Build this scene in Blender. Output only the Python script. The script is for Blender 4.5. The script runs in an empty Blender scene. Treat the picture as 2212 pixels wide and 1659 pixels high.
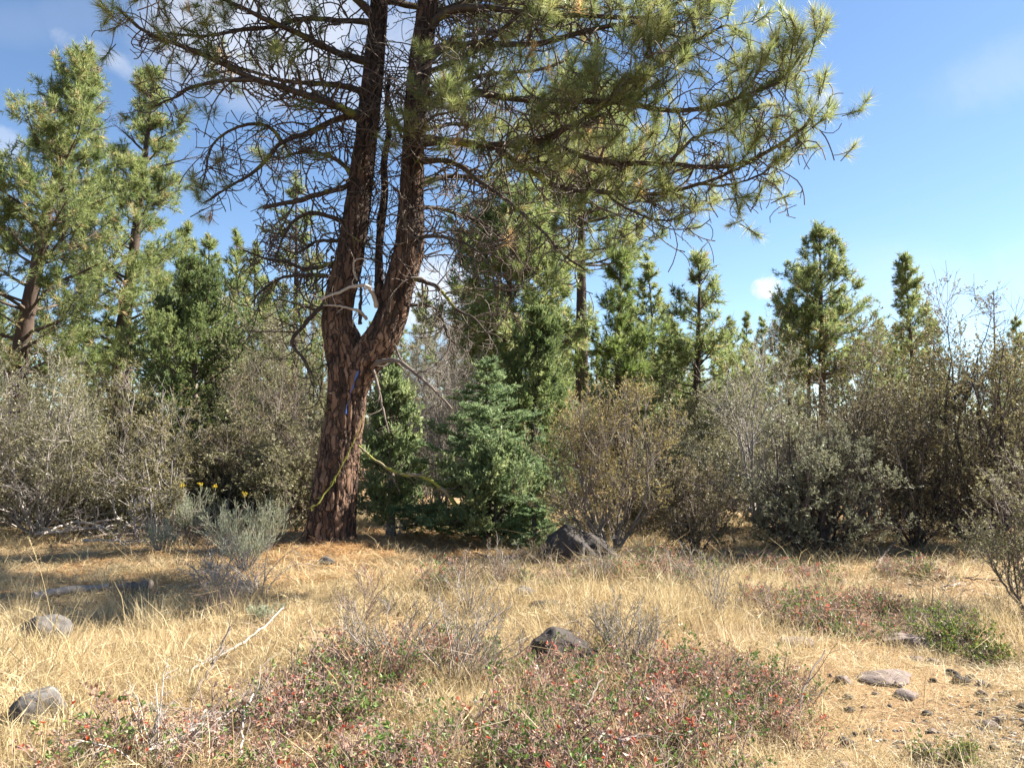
import bpy, math
import numpy as np
from mathutils import Vector, Matrix

# ------------------------------------------------------------------ camera, sky, sun, exposure
S = bpy.context.scene
COL = S.collection
EYE = 1.6
PITCH = math.radians(4.06)
FPX = 1720.0                                # focal length, in pixels of a 2212 x 1659 picture
cam_d = bpy.data.cameras.new('camera')
cam_d.sensor_width = 36.0
cam_d.lens = 28.0
cam_d.clip_end = 3000.0
cam = bpy.data.objects.new('camera', cam_d)
cam.location = (0, 0, EYE)
cam.rotation_euler = (math.pi / 2 + PITCH, 0, 0)
COL.objects.link(cam)
S.camera = cam

SUN_EL = math.radians(40.0)
SUN_AZ = math.radians(74.0)                 # clockwise from the view direction: from the side, a little behind the trees
W = bpy.data.worlds.new('World')
S.world = W
W.use_nodes = True
SKY_STRENGTH = 0.050

sun_d = bpy.data.lights.new('sun', 'SUN')
sun_d.energy = 5.0
sun_d.angle = math.radians(0.53)
sun_d.color = (1.0, 0.93, 0.82)
sun = bpy.data.objects.new('sun', sun_d)
sdir = Vector((math.sin(SUN_AZ) * math.cos(SUN_EL), math.cos(SUN_AZ) * math.cos(SUN_EL), math.sin(SUN_EL)))
sun.rotation_euler = sdir.to_track_quat('Z', 'Y').to_euler()
sun.location = sdir * 60
COL.objects.link(sun)

S.view_settings.view_transform = 'Standard'
S.view_settings.look = 'None'
S.view_settings.exposure = 2.12
S.view_settings.gamma = 1.0
S.render.engine = 'CYCLES'
S.cycles.max_bounces = 8
S.cycles.transparent_max_bounces = 8


def pxdir(px, py):
    u = (px - 1106.0) / FPX
    v = (829.5 - py) / FPX
    return np.array([u, math.cos(PITCH) - v * math.sin(PITCH), math.sin(PITCH) + v * math.cos(PITCH)])


def P(px, py, d):
    """world point seen at (px, py) of the photograph whose distance into the picture is d metres"""
    r = pxdir(px, py)
    return np.array([0, 0, EYE]) + r * (d / r[1])


def G(px, py):
    r = pxdir(px, py)
    t = -EYE / r[2]
    return np.array([r[0] * t, r[1] * t, 0.0])


# world: clear sky with thin cirrus and one small cumulus
nt = W.node_tree
nt.nodes.clear()
wn = nt.nodes
wl = nt.links


def wnode(t, **kw):
    n = wn.new(t)
    for k, v in kw.items():
        setattr(n, k, v)
    return n


def wmath(op, a, b=None, clamp=False):
    n = wnode('ShaderNodeMath', operation=op, use_clamp=clamp)
    for i, x in enumerate((a, b)):
        if x is None:
            continue
        if isinstance(x, (int, float)):
            n.inputs[i].default_value = x
        else:
            wl.new(x, n.inputs[i])
    return n.outputs[0]


w_out = wnode('ShaderNodeOutputWorld')
w_bg = wnode('ShaderNodeBackground')
w_bg.inputs['Strength'].default_value = SKY_STRENGTH
wl.new(w_bg.outputs[0], w_out.inputs[0])
sky = wnode('ShaderNodeTexSky')
sky.sky_type = 'NISHITA'
sky.sun_disc = False
sky.sun_elevation = SUN_EL
sky.sun_rotation = SUN_AZ
sky.altitude = 1400
sky.air_density = 1.0
sky.dust_density = 0.35
sky.ozone_density = 1.6
tc = wnode('ShaderNodeTexCoord')
wdir = tc.outputs['Generated']
# plane-mapped coordinates for high cloud: direction / height
sep = wnode('ShaderNodeSeparateXYZ')
wl.new(wdir, sep.inputs[0])
hz = wmath('MAXIMUM', wmath('ADD', sep.outputs[2], 0.12), 0.03)
cmb = wnode('ShaderNodeCombineXYZ')
wl.new(wmath('DIVIDE', sep.outputs[0], hz), cmb.inputs[0])
wl.new(wmath('DIVIDE', sep.outputs[1], hz), cmb.inputs[1])


def wnoise(vec, scale, detail, rough, stretch=(1, 1, 1), rot=0.0, dist=0.0):
    m = wnode('ShaderNodeMapping')
    m.inputs['Scale'].default_value = stretch
    m.inputs['Rotation'].default_value = (0, 0, rot)
    wl.new(vec, m.inputs['Vector'])
    n = wnode('ShaderNodeTexNoise')
    n.inputs['Scale'].default_value = scale
    n.inputs['Detail'].default_value = detail
    n.inputs['Roughness'].default_value = rough
    n.inputs['Distortion'].default_value = dist
    wl.new(m.outputs[0], n.inputs['Vector'])
    return n.outputs[0]


def wramp(x, lo, hi):
    n = wnode('ShaderNodeMapRange')
    n.interpolation_type = 'SMOOTHSTEP'
    n.inputs['From Min'].default_value = lo
    n.inputs['From Max'].default_value = hi
    wl.new(x, n.inputs['Value'])
    return n.outputs[0]


fine = wnoise(wdir, 9.0, 9, 0.62, dist=0.5)
streak = wnoise(cmb.outputs[0], 1.1, 8, 0.6, (0.45, 1.5, 1), 0.5, 0.7)
total = wmath('MULTIPLY', wramp(streak, 0.62, 0.95), 0.12)      # faint cirrus over the whole sky


def cloud(px, py, su, sv, amount, lo, hi, rot=0.0, scale=9.0, soft=1.0, edge=0.5):
    """a bank of cloud: a soft angular ellipse broken up by noise"""
    global total
    c = Vector(pxdir(px, py)).normalized()
    u = Vector((c.y, -c.x, 0)).normalized()
    v = c.cross(u) * -1
    u2 = u * math.cos(rot) + v * math.sin(rot)
    v2 = v * math.cos(rot) - u * math.sin(rot)
    o = []
    for ax, q in ((u2, su), (v2, sv)):
        n = wnode('ShaderNodeVectorMath', operation='DOT_PRODUCT')
        n.inputs[1].default_value = ax / q
        wl.new(wdir, n.inputs[0])
        o.append(wmath('MULTIPLY', n.outputs['Value'], n.outputs['Value']))
    f = wnode('ShaderNodeVectorMath', operation='DOT_PRODUCT')
    f.inputs[1].default_value = c
    wl.new(wdir, f.inputs[0])
    m = wmath('SUBTRACT', 1.0, wmath('ADD', o[0], o[1]), True)
    m = wmath('MULTIPLY', m, wmath('GREATER_THAN', f.outputs['Value'], 0.0))
    nz = wnoise(wdir, scale, 10, 0.62, dist=0.4)
    e = wmath('ADD', nz, wmath('MULTIPLY', wmath('SUBTRACT', m, 0.5), edge))
    k = wmath('MULTIPLY', wramp(e, lo, hi), wmath('MULTIPLY', wramp(m, 0.0, soft), amount))
    total = wmath('MAXIMUM', total, k)


cloud(620, 70, 0.26, 0.12, 0.60, 0.38, 0.74, 0.1, 7)
cloud(930, 170, 0.18, 0.13, 0.45, 0.42, 0.78, 0, 8)
cloud(1668, 621, 0.036, 0.023, 0.92, 0.47, 0.66, -0.1, 38, 0.9, 0.34)
cloud(215, 122, 0.075, 0.022, 0.40, 0.42, 0.80, -0.3, 18)
cloud(120, 45, 0.17, 0.035, 0.07, 0.34, 0.75, 0.35, 10)
cloud(2180, 150, 0.14, 0.05, 0.16, 0.42, 0.90, 0.15, 12)
cloud(2190, 620, 0.30, 0.085, 0.26, 0.32, 0.80, -0.12, 8)
cloud(940, 640, 0.09, 0.07, 0.75, 0.34, 0.62, 0, 16)
cloud(1785, 222, 0.022, 0.022, 0.45, 0.45, 0.75, 0, 30)
cloud(10, 310, 0.03, 0.03, 0.3, 0.40, 0.65, 0, 20)
mixc = wnode('ShaderNodeMix', data_type='RGBA')
wl.new(total, mixc.inputs['Factor'])
hs = wnode('ShaderNodeHueSaturation')
hs.inputs['Saturation'].default_value = 1.06
wl.new(sky.outputs[0], hs.inputs['Color'])
wl.new(hs.outputs[0], mixc.inputs['A'])
mixc.inputs['B'].default_value = (5.0, 5.12, 5.35, 1)
wl.new(mixc.outputs['Result'], w_bg.inputs['Color'])

# ------------------------------------------------------------------ materials
MATS = {}


def base_mat(name):
    m = bpy.data.materials.new(name)
    m.use_nodes = True
    n = m.node_tree.nodes
    n.clear()
    MATS[name] = m
    return m, n, m.node_tree.links


def ramp_node(n, stops):
    r = n.new('ShaderNodeValToRGB')
    e = r.color_ramp.elements
    while len(e) < len(stops):
        e.new(0.5)
    for el, (p, c) in zip(e, stops):
        el.position = p
        el.color = (*c, 1)
    return r


def leaf_mat(name, stops, rough=0.45, trans=0.35, spec=0.5, noise=0.35, nscale=1.3):
    """leaf / needle / blade: colour by a per-leaf value plus soft clump variation, part of the light comes through"""
    m, n, l = base_mat(name)
    out = n.new('ShaderNodeOutputMaterial')
    at = n.new('ShaderNodeAttribute')
    at.attribute_name = 'v'
    geo = n.new('ShaderNodeNewGeometry')
    tx = n.new('ShaderNodeTexNoise')
    tx.inputs['Scale'].default_value = nscale
    tx.inputs['Detail'].default_value = 3
    l.new(geo.outputs['Position'], tx.inputs['Vector'])
    mm = n.new('ShaderNodeMath')
    mm.operation = 'MULTIPLY_ADD'
    l.new(tx.outputs[0], mm.inputs[0])
    mm.inputs[1].default_value = noise * 2
    mm.inputs[2].default_value = -noise
    ad = n.new('ShaderNodeMath')
    ad.operation = 'ADD'
    ad.use_clamp = True
    l.new(mm.outputs[0], ad.inputs[0])
    l.new(at.outputs['Fac'], ad.inputs[1])
    rp = ramp_node(n, stops)
    l.new(ad.outputs[0], rp.inputs[0])
    b = n.new('ShaderNodeBsdfPrincipled')
    b.inputs['Roughness'].default_value = rough
    b.inputs['Specular IOR Level'].default_value = spec
    l.new(rp.outputs[0], b.inputs['Base Color'])
    t = n.new('ShaderNodeBsdfTranslucent')
    l.new(rp.outputs[0], t.inputs['Color'])
    mx = n.new('ShaderNodeMixShader')
    mx.inputs[0].default_value = trans
    l.new(b.outputs[0], mx.inputs[1])
    l.new(t.outputs[0], mx.inputs[2])
    l.new(mx.outputs[0], out.inputs[0])
    return m


def solid_mat(name, stops, scale=6.0, rough=0.85, bump=0.4, bdist=0.02, stretch=(1, 1, 1), attr=0.0, detail=8, spec=0.3, extra=None):
    m, n, l = base_mat(name)
    out = n.new('ShaderNodeOutputMaterial')
    b = n.new('ShaderNodeBsdfPrincipled')
    b.inputs['Roughness'].default_value = rough
    b.inputs['Specular IOR Level'].default_value = spec
    l.new(b.outputs[0], out.inputs[0])
    geo = n.new('ShaderNodeNewGeometry')
    mp = n.new('ShaderNodeMapping')
    mp.inputs['Scale'].default_value = stretch
    l.new(geo.outputs['Position'], mp.inputs['Vector'])
    tx = n.new('ShaderNodeTexNoise')
    tx.inputs['Scale'].default_value = scale
    tx.inputs['Detail'].default_value = detail
    tx.inputs['Roughness'].default_value = 0.65
    l.new(mp.outputs[0], tx.inputs['Vector'])
    fac = tx.outputs[0]
    if attr:
        at = n.new('ShaderNodeAttribute')
        at.attribute_name = 'v'
        mm = n.new('ShaderNodeMix')
        mm.data_type = 'FLOAT'
        mm.inputs[0].default_value = attr
        l.new(fac, mm.inputs[2])
        l.new(at.outputs['Fac'], mm.inputs[3])
        fac = mm.outputs[0]
    rp = ramp_node(n, stops)
    l.new(fac, rp.inputs[0])
    colr = rp.outputs[0]
    if extra:                                             # patches of another colour: lichen, moss
        sc, lo, hi, c = extra
        t2 = n.new('ShaderNodeTexNoise')
        t2.inputs['Scale'].default_value = sc
        t2.inputs['Detail'].default_value = 6
        l.new(geo.outputs['Position'], t2.inputs['Vector'])
        mr = n.new('ShaderNodeMapRange')
        mr.inputs['From Min'].default_value = lo
        mr.inputs['From Max'].default_value = hi
        l.new(t2.outputs[0], mr.inputs['Value'])
        mx = n.new('ShaderNodeMix')
        mx.data_type = 'RGBA'
        l.new(mr.outputs[0], mx.inputs['Factor'])
        l.new(colr, mx.inputs['A'])
        mx.inputs['B'].default_value = (*c, 1)
        colr = mx.outputs['Result']
    l.new(colr, b.inputs['Base Color'])
    if bump:
        bp = n.new('ShaderNodeBump')
        bp.inputs['Strength'].default_value = bump
        bp.inputs['Distance'].default_value = bdist
        l.new(tx.outputs[0], bp.inputs['Height'])
        l.new(bp.outputs[0], b.inputs['Normal'])
    return m


# foliage
leaf_mat('pine_needle', [(0.0, (0.119, 0.169, 0.058)), (0.45, (0.254, 0.290, 0.101)), (0.8, (0.389, 0.379, 0.161)), (1.0, (0.608, 0.403, 0.186))], 0.42, 0.58, 0.6, 0.25)
leaf_mat('pine_needle_far', [(0.0, (0.110, 0.170, 0.062)), (0.5, (0.245, 0.290, 0.103)), (0.85, (0.364, 0.364, 0.155)), (1.0, (0.474, 0.355, 0.189))], 0.5, 0.55, 0.5, 0.3, 0.8)
leaf_mat('pine_needle_young', [(0.0, (0.100, 0.150, 0.041)), (0.5, (0.188, 0.250, 0.068)), (1.0, (0.275, 0.300, 0.108))], 0.45, 0.5, 0.5, 0.3, 0.8)
leaf_mat('juniper_leaf', [(0.0, (0.069, 0.104, 0.040)), (0.5, (0.155, 0.206, 0.075)), (1.0, (0.259, 0.295, 0.116))], 0.55, 0.5, 0.4, 0.35, 1.6)
leaf_mat('juniper_leaf_pale', [(0.0, (0.107, 0.150, 0.067)), (0.5, (0.206, 0.260, 0.119)), (1.0, (0.323, 0.356, 0.171))], 0.55, 0.5, 0.4, 0.3, 1.6)
leaf_mat('fir_needle', [(0.0, (0.094, 0.149, 0.070)), (0.5, (0.189, 0.271, 0.124)), (1.0, (0.336, 0.394, 0.196))], 0.55, 0.45, 0.4, 0.3, 1.8)
leaf_mat('shrub_leaf', [(0.0, (0.099, 0.094, 0.042)), (0.5, (0.186, 0.168, 0.077)), (0.85, (0.261, 0.221, 0.112)), (1.0, (0.302, 0.199, 0.106))], 0.55, 0.4, 0.4, 0.25)
leaf_mat('shrub_leaf_gold', [(0.0, (0.149, 0.139, 0.058)), (0.5, (0.276, 0.227, 0.091)), (1.0, (0.392, 0.303, 0.149))], 0.55, 0.4, 0.4, 0.25)
leaf_mat('shrub_leaf_grey', [(0.0, (0.120, 0.125, 0.080)), (0.5, (0.215, 0.220, 0.140)), (1.0, (0.31, 0.31, 0.205))], 0.55, 0.35, 0.4, 0.25)
leaf_mat('shrub_leaf_brown', [(0.0, (0.088, 0.074, 0.042)), (0.5, (0.169, 0.143, 0.078)), (1.0, (0.263, 0.218, 0.126))], 0.55, 0.35, 0.4, 0.25)
leaf_mat('shrub_leaf_dusty', [(0.0, (0.119, 0.117, 0.067)), (0.5, (0.219, 0.210, 0.114)), (1.0, (0.314, 0.287, 0.176))], 0.55, 0.4, 0.4, 0.25)
leaf_mat('rabbitbrush_leaf', [(0.0, (0.230, 0.269, 0.184)), (0.5, (0.391, 0.426, 0.299)), (1.0, (0.529, 0.538, 0.391))], 0.6, 0.35, 0.3, 0.2)
leaf_mat('flower_yellow', [(0.0, (0.55, 0.38, 0.02)), (1.0, (0.80, 0.62, 0.05))], 0.6, 0.3, 0.3, 0.1)
leaf_mat('ground_leaf', [(0.0, (0.079, 0.138, 0.029)), (0.28, (0.168, 0.247, 0.058)), (0.36, (0.315, 0.265, 0.147)), (0.55, (0.315, 0.190, 0.126)),
                         (0.78, (0.347, 0.172, 0.137)), (0.92, (0.441, 0.333, 0.210)), (0.97, (0.578, 0.075, 0.037)), (1.0, (0.651, 0.103, 0.032))], 0.5, 0.3, 0.4, 0.10, 2.2)
leaf_mat('manzanita_leaf', [(0.0, (0.062, 0.104, 0.019)), (0.5, (0.124, 0.189, 0.033)), (0.9, (0.228, 0.254, 0.062)), (1.0, (0.362, 0.094, 0.051))], 0.5, 0.35, 0.4, 0.2)
leaf_mat('dry_grass', [(0.0, (0.238, 0.178, 0.105)), (0.35, (0.408, 0.312, 0.164)), (0.7, (0.551, 0.445, 0.249)), (1.0, (0.628, 0.554, 0.377))], 0.5, 0.35, 0.3, 0.30, 1.1)
leaf_mat('needle_litter', [(0.0, (0.240, 0.125, 0.055)), (0.5, (0.430, 0.250, 0.105)), (1.0, (0.580, 0.390, 0.190))], 0.55, 0.2, 0.4, 0.2, 1.2)

# wood
def bark_mat(name):
    """plated bark: long cracked plates, dark fissures, flaky grain; 'v' is the furrow relief and the darker tone higher up, young bark plus painted crown shade"""
    m, n, l = base_mat(name)
    out = n.new('ShaderNodeOutputMaterial')
    b = n.new('ShaderNodeBsdfPrincipled')
    b.inputs['Roughness'].default_value = 0.92
    b.inputs['Specular IOR Level'].default_value = 0.2
    l.new(b.outputs[0], out.inputs[0])
    geo = n.new('ShaderNodeNewGeometry')
    mp = n.new('ShaderNodeMapping')
    mp.inputs['Scale'].default_value = (1, 1, 0.17)
    l.new(geo.outputs['Position'], mp.inputs['Vector'])
    nz = n.new('ShaderNodeTexNoise')
    nz.inputs['Scale'].default_value = 5
    nz.inputs['Detail'].default_value = 6
    l.new(geo.outputs['Position'], nz.inputs['Vector'])
    mxv = n.new('ShaderNodeMix')
    mxv.data_type = 'VECTOR'
    mxv.inputs['Factor'].default_value = 0.16
    l.new(mp.outputs[0], mxv.inputs['A'])
    l.new(nz.outputs['Color'], mxv.inputs['B'])
    vo = n.new('ShaderNodeTexVoronoi')
    vo.feature = 'DISTANCE_TO_EDGE'
    vo.inputs['Scale'].default_value = 13
    l.new(mxv.outputs['Result'], vo.inputs['Vector'])
    vc = n.new('ShaderNodeTexVoronoi')
    vc.inputs['Scale'].default_value = 13
    l.new(mxv.outputs['Result'], vc.inputs['Vector'])
    crack = n.new('ShaderNodeMapRange')
    crack.inputs['From Max'].default_value = 0.13
    l.new(vo.outputs['Distance'], crack.inputs['Value'])
    gr = n.new('ShaderNodeTexNoise')
    gr.inputs['Scale'].default_value = 55
    gr.inputs['Detail'].default_value = 6
    gr.inputs['Roughness'].default_value = 0.75
    l.new(mp.outputs[0], gr.inputs['Vector'])
    at = n.new('ShaderNodeAttribute')
    at.attribute_name = 'v'
    sx = n.new('ShaderNodeSeparateColor')
    l.new(vc.outputs['Color'], sx.inputs[0])

    def mth(op, a, c):
        q = n.new('ShaderNodeMath')
        q.operation = op
        for k, x in enumerate((a, c)):
            if isinstance(x, (int, float)):
                q.inputs[k].default_value = x
            else:
                l.new(x, q.inputs[k])
        return q.outputs[0]
    tone = mth('ADD', mth('MULTIPLY', sx.outputs[0], 0.30), mth('MULTIPLY', gr.outputs[0], 0.45))
    tone = mth('MULTIPLY', tone, mth('ADD', mth('MULTIPLY', crack.outputs[0], 0.75), 0.25))
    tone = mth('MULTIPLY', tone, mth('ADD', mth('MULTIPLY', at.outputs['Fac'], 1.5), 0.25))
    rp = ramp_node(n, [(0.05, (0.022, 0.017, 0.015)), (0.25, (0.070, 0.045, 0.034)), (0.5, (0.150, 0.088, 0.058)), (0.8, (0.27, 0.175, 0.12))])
    l.new(tone, rp.inputs[0])
    l.new(rp.outputs[0], b.inputs['Base Color'])
    hgt = mth('ADD', mth('MULTIPLY', crack.outputs[0], 0.8), mth('ADD', mth('MULTIPLY', sx.outputs[1], 0.5), mth('MULTIPLY', gr.outputs[0], 0.35)))
    bp = n.new('ShaderNodeBump')
    bp.inputs['Strength'].default_value = 1.0
    bp.inputs['Distance'].default_value = 0.022
    l.new(hgt, bp.inputs['Height'])
    l.new(bp.outputs[0], b.inputs['Normal'])


bark_mat('bark_pine')
solid_mat('bark_limb', [(0.25, (0.028, 0.022, 0.019)), (0.6, (0.060, 0.046, 0.037)), (0.85, (0.11, 0.088, 0.072))], 14, 0.9, 0.8, 0.012, extra=(2.6, 0.58, 0.68, (0.16, 0.17, 0.035)))
solid_mat('twig_dark', [(0.3, (0.055, 0.043, 0.035)), (0.7, (0.115, 0.088, 0.070))], 5, 0.85, 0, extra=(2.3, 0.62, 0.72, (0.17, 0.17, 0.045)))
solid_mat('bark_far', [(0.25, (0.036, 0.026, 0.021)), (0.6, (0.085, 0.058, 0.044)), (0.9, (0.16, 0.115, 0.09))], 7, 0.9, 0.8, 0.02, (1, 1, 0.4), 0.4)
solid_mat('deadwood', [(0.2, (0.22, 0.19, 0.165)), (0.6, (0.38, 0.335, 0.295)), (0.9, (0.54, 0.49, 0.44))], 8, 0.8, 0.5, 0.01, (1, 1, 1))
solid_mat('deadwood_dark', [(0.2, (0.075, 0.060, 0.050)), (0.6, (0.160, 0.128, 0.105)), (0.9, (0.27, 0.225, 0.19))], 8, 0.85, 0.5, 0.01)
solid_mat('shrub_bark', [(0.2, (0.090, 0.072, 0.060)), (0.6, (0.200, 0.165, 0.140)), (0.9, (0.33, 0.285, 0.25))], 9, 0.85, 0.4, 0.01)
solid_mat('shrub_bark_pale', [(0.2, (0.19, 0.165, 0.15)), (0.6, (0.34, 0.305, 0.275)), (0.9, (0.50, 0.46, 0.42))], 9, 0.8, 0.4, 0.01)
solid_mat('shrub_bark_dark', [(0.2, (0.040, 0.033, 0.030)), (0.6, (0.090, 0.072, 0.062)), (0.9, (0.16, 0.135, 0.12))], 9, 0.9, 0.5, 0.01)
solid_mat('twig_red', [(0.2, (0.14, 0.095, 0.085)), (0.6, (0.28, 0.205, 0.18)), (0.9, (0.44, 0.37, 0.34))], 4, 0.6, 0)
solid_mat('twig_grey', [(0.2, (0.17, 0.145, 0.125)), (0.6, (0.29, 0.255, 0.225)), (0.9, (0.42, 0.385, 0.35))], 4, 0.75, 0)
solid_mat('moss', [(0.2, (0.13, 0.13, 0.030)), (0.6, (0.26, 0.25, 0.050)), (0.9, (0.40, 0.37, 0.10))], 22, 0.95, 0.8, 0.01)
solid_mat('mossy_bark', [(0.2, (0.12, 0.09, 0.06)), (0.5, (0.22, 0.18, 0.13)), (0.9, (0.36, 0.31, 0.24))], 10, 0.9, 0.6, 0.01, extra=(4.5, 0.40, 0.52, (0.24, 0.24, 0.05)))
solid_mat('ribbon_blue', [(0.0, (0.03, 0.07, 0.26)), (1.0, (0.06, 0.13, 0.40))], 5, 0.4, 0)
# stone
solid_mat('lava_rock', [(0.25, (0.025, 0.021, 0.019)), (0.55, (0.056, 0.047, 0.042)), (0.85, (0.12, 0.103, 0.092))], 11, 0.92, 1.0, 0.03, extra=(7, 0.66, 0.80, (0.17, 0.16, 0.13)))
solid_mat('grey_rock', [(0.25, (0.045, 0.041, 0.039)), (0.55, (0.100, 0.093, 0.088)), (0.85, (0.19, 0.178, 0.165))], 13, 0.92, 0.9, 0.02, extra=(7, 0.60, 0.74, (0.37, 0.35, 0.29)))
solid_mat('pink_rock', [(0.25, (0.09, 0.07, 0.064)), (0.55, (0.175, 0.138, 0.124)), (0.85, (0.28, 0.23, 0.205))], 13, 0.92, 0.8, 0.02)
solid_mat('pale_rock', [(0.25, (0.30, 0.29, 0.28)), (0.7, (0.52, 0.50, 0.48))], 13, 0.9, 0.6, 0.02)
# ground: duff, straw and bare soil
m_, n_, l_ = base_mat('ground')
o_ = n_.new('ShaderNodeOutputMaterial')
b_ = n_.new('ShaderNodeBsdfPrincipled')
b_.inputs['Roughness'].default_value = 0.95
b_.inputs['Specular IOR Level'].default_value = 0.15
l_.new(b_.outputs[0], o_.inputs[0])
g_ = n_.new('ShaderNodeNewGeometry')
t1_ = n_.new('ShaderNodeTexNoise')
t1_.inputs['Scale'].default_value = 0.9
t1_.inputs['Detail'].default_value = 8
t2_ = n_.new('ShaderNodeTexNoise')
t2_.inputs['Scale'].default_value = 34
t2_.inputs['Detail'].default_value = 8
t2_.inputs['Roughness'].default_value = 0.75
for t_ in (t1_, t2_):
    l_.new(g_.outputs['Position'], t_.inputs['Vector'])
r1_ = ramp_node(n_, [(0.3, (0.22, 0.145, 0.082)), (0.5, (0.34, 0.225, 0.122)), (0.72, (0.44, 0.31, 0.175))])
r2_ = ramp_node(n_, [(0.28, (0.30, 0.26, 0.22)), (0.5, (0.85, 0.82, 0.80)), (0.75, (1.25, 1.2, 1.15))])
l_.new(t1_.outputs[0], r1_.inputs[0])
l_.new(t2_.outputs[0], r2_.inputs[0])
mx_ = n_.new('ShaderNodeMix')
mx_.data_type = 'RGBA'
mx_.blend_type = 'MULTIPLY'
mx_.inputs['Factor'].default_value = 0.85
l_.new(r1_.outputs[0], mx_.inputs['A'])
l_.new(r2_.outputs[0], mx_.inputs['B'])
l_.new(mx_.outputs['Result'], b_.inputs['Base Color'])
bp_ = n_.new('ShaderNodeBump')
bp_.inputs['Strength'].default_value = 0.9
bp_.inputs['Distance'].default_value = 0.03
l_.new(t2_.outputs[0], bp_.inputs['Height'])
l_.new(bp_.outputs[0], b_.inputs['Normal'])


# ------------------------------------------------------------------ mesh helpers (all vectorised)
class Acc:
    def __init__(self):
        self.v, self.f, self.a, self.n = [], [], [], 0

    def add(self, verts, faces, attr=0.5, mat=0, smooth=False):
        verts = np.asarray(verts, np.float32).reshape(-1, 3)
        faces = np.asarray(faces, np.int64)
        self.v.append(verts)
        self.f.append((faces + self.n, mat, smooth))
        self.a.append(np.broadcast_to(np.asarray(attr, np.float32), (len(verts),)))
        self.n += len(verts)

    def mesh(self, name, mats):
        me = bpy.data.meshes.new(name)
        v = np.concatenate(self.v)
        nf = sum(len(f) for f, _, _ in self.f)
        loops = np.concatenate([f.ravel() for f, _, _ in self.f]).astype(np.int32)
        tot = np.concatenate([np.full(len(f), f.shape[1], np.int32) for f, _, _ in self.f])
        start = np.concatenate([[0], np.cumsum(tot)[:-1]]).astype(np.int32)
        mi = np.concatenate([np.full(len(f), m, np.int32) for f, m, _ in self.f])
        sm = np.concatenate([np.full(len(f), s, bool) for f, _, s in self.f])
        me.vertices.add(len(v))
        me.vertices.foreach_set('co', v.ravel())
        me.loops.add(len(loops))
        me.loops.foreach_set('vertex_index', loops)
        me.polygons.add(nf)
        me.polygons.foreach_set('loop_start', start)
        me.polygons.foreach_set('loop_total', tot)
        me.polygons.foreach_set('material_index', mi)
        me.polygons.foreach_set('use_smooth', sm)
        at = me.attributes.new('v', 'FLOAT', 'POINT')
        at.data.foreach_set('value', np.concatenate(self.a).astype(np.float32))
        for m in mats:
            me.materials.append(MATS[m])
        me.update()
        return me


def unit(a):
    return a / np.maximum(np.linalg.norm(a, axis=-1, keepdims=True), 1e-9)


def rotate(v, ax, ang):
    c = np.cos(ang)[..., None]
    s = np.sin(ang)[..., None]
    return v * c + np.cross(ax, v) * s + ax * (np.sum(ax * v, -1, keepdims=True)) * (1 - c)


def perp(d, rng):
    r = rng.normal(size=d.shape)
    return unit(r - d * np.sum(r * d, -1, keepdims=True))


def tubes(acc, Pp, R, sides=3, attr=0.5, mat=0, cap=False):
    """a batch of tapered tubes: Pp (T,N,3), R (T,N)"""
    Pp = np.asarray(Pp, float)
    R = np.asarray(R, float)
    if Pp.ndim == 2:
        Pp, R = Pp[None], R[None]
    T, N, _ = Pp.shape
    if T == 0:
        return
    tg = unit(np.gradient(Pp, axis=1))
    mean = unit(Pp[:, -1] - Pp[:, 0])
    ref = np.where(np.abs(mean[:, 2:3]) < 0.75, np.array([[0, 0, 1.0]]), np.array([[1.0, 0.15, 0]]))
    s = unit(np.cross(tg, ref[:, None, :]))
    w = np.cross(s, tg)
    th = np.arange(sides) / sides * 2 * math.pi
    ring = s[:, :, None, :] * np.cos(th)[:, None] + w[:, :, None, :] * np.sin(th)[:, None]
    V = Pp[:, :, None, :] + ring * R[:, :, None, None]
    idx = np.arange(T * N * sides).reshape(T, N, sides)
    a, b = idx[:, :-1], idx[:, 1:]
    f = np.stack([a, np.roll(a, -1, 2), np.roll(b, -1, 2), b], -1).reshape(-1, 4)
    at = np.asarray(attr, float)
    if at.ndim == 1 and len(at) == T:
        at = np.repeat(at, N * sides)
    acc.add(V.reshape(-1, 3), f, at, mat, True)
    if cap and T == 1:
        e = idx[0, -1]
        acc.add(np.concatenate([V[0, -1], Pp[:, -1]]), [[i, (i + 1) % sides, sides] for i in range(sides)], 0.7, mat, False)


def leaves(acc, pos, d, L, Wd, rng, attr=None, mat=0, fold=0.25):
    """diamond leaves, one quad each"""
    n = len(pos)
    if n == 0:
        return
    d = unit(d)
    s = perp(d, rng)
    nn = np.cross(d, s)
    L = np.broadcast_to(np.asarray(L, float), (n,))[:, None]
    Wd = np.broadcast_to(np.asarray(Wd, float), (n,))[:, None]
    b = pos
    tip = pos + d * L
    mid = pos + d * L * 0.5 + nn * Wd * fold
    V = np.stack([b, mid + s * Wd * 0.5, tip, mid - s * Wd * 0.5], 1)
    at = rng.random(n) if attr is None else np.broadcast_to(attr, (n,))
    acc.add(V.reshape(-1, 3), np.arange(n * 4).reshape(n, 4), np.repeat(at, 4), mat)


def leaves3(acc, pos, d, L, Wd, rng, attr=None, mat=0):
    """small far leaves, one triangle each, widest past the middle"""
    n = len(pos)
    if n == 0:
        return
    d = unit(d)
    s = perp(d, rng)
    L = np.broadcast_to(np.asarray(L, float), (n,))[:, None]
    Wd = np.broadcast_to(np.asarray(Wd, float), (n,))[:, None]
    V = np.stack([pos, pos + d * L * 0.75 + s * Wd * 0.6, pos + d * L - s * Wd * 0.4], 1)
    at = rng.random(n) if attr is None else np.broadcast_to(attr, (n,))
    acc.add(V.reshape(-1, 3), np.arange(n * 3).reshape(n, 3), np.repeat(at, 3), mat)


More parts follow.
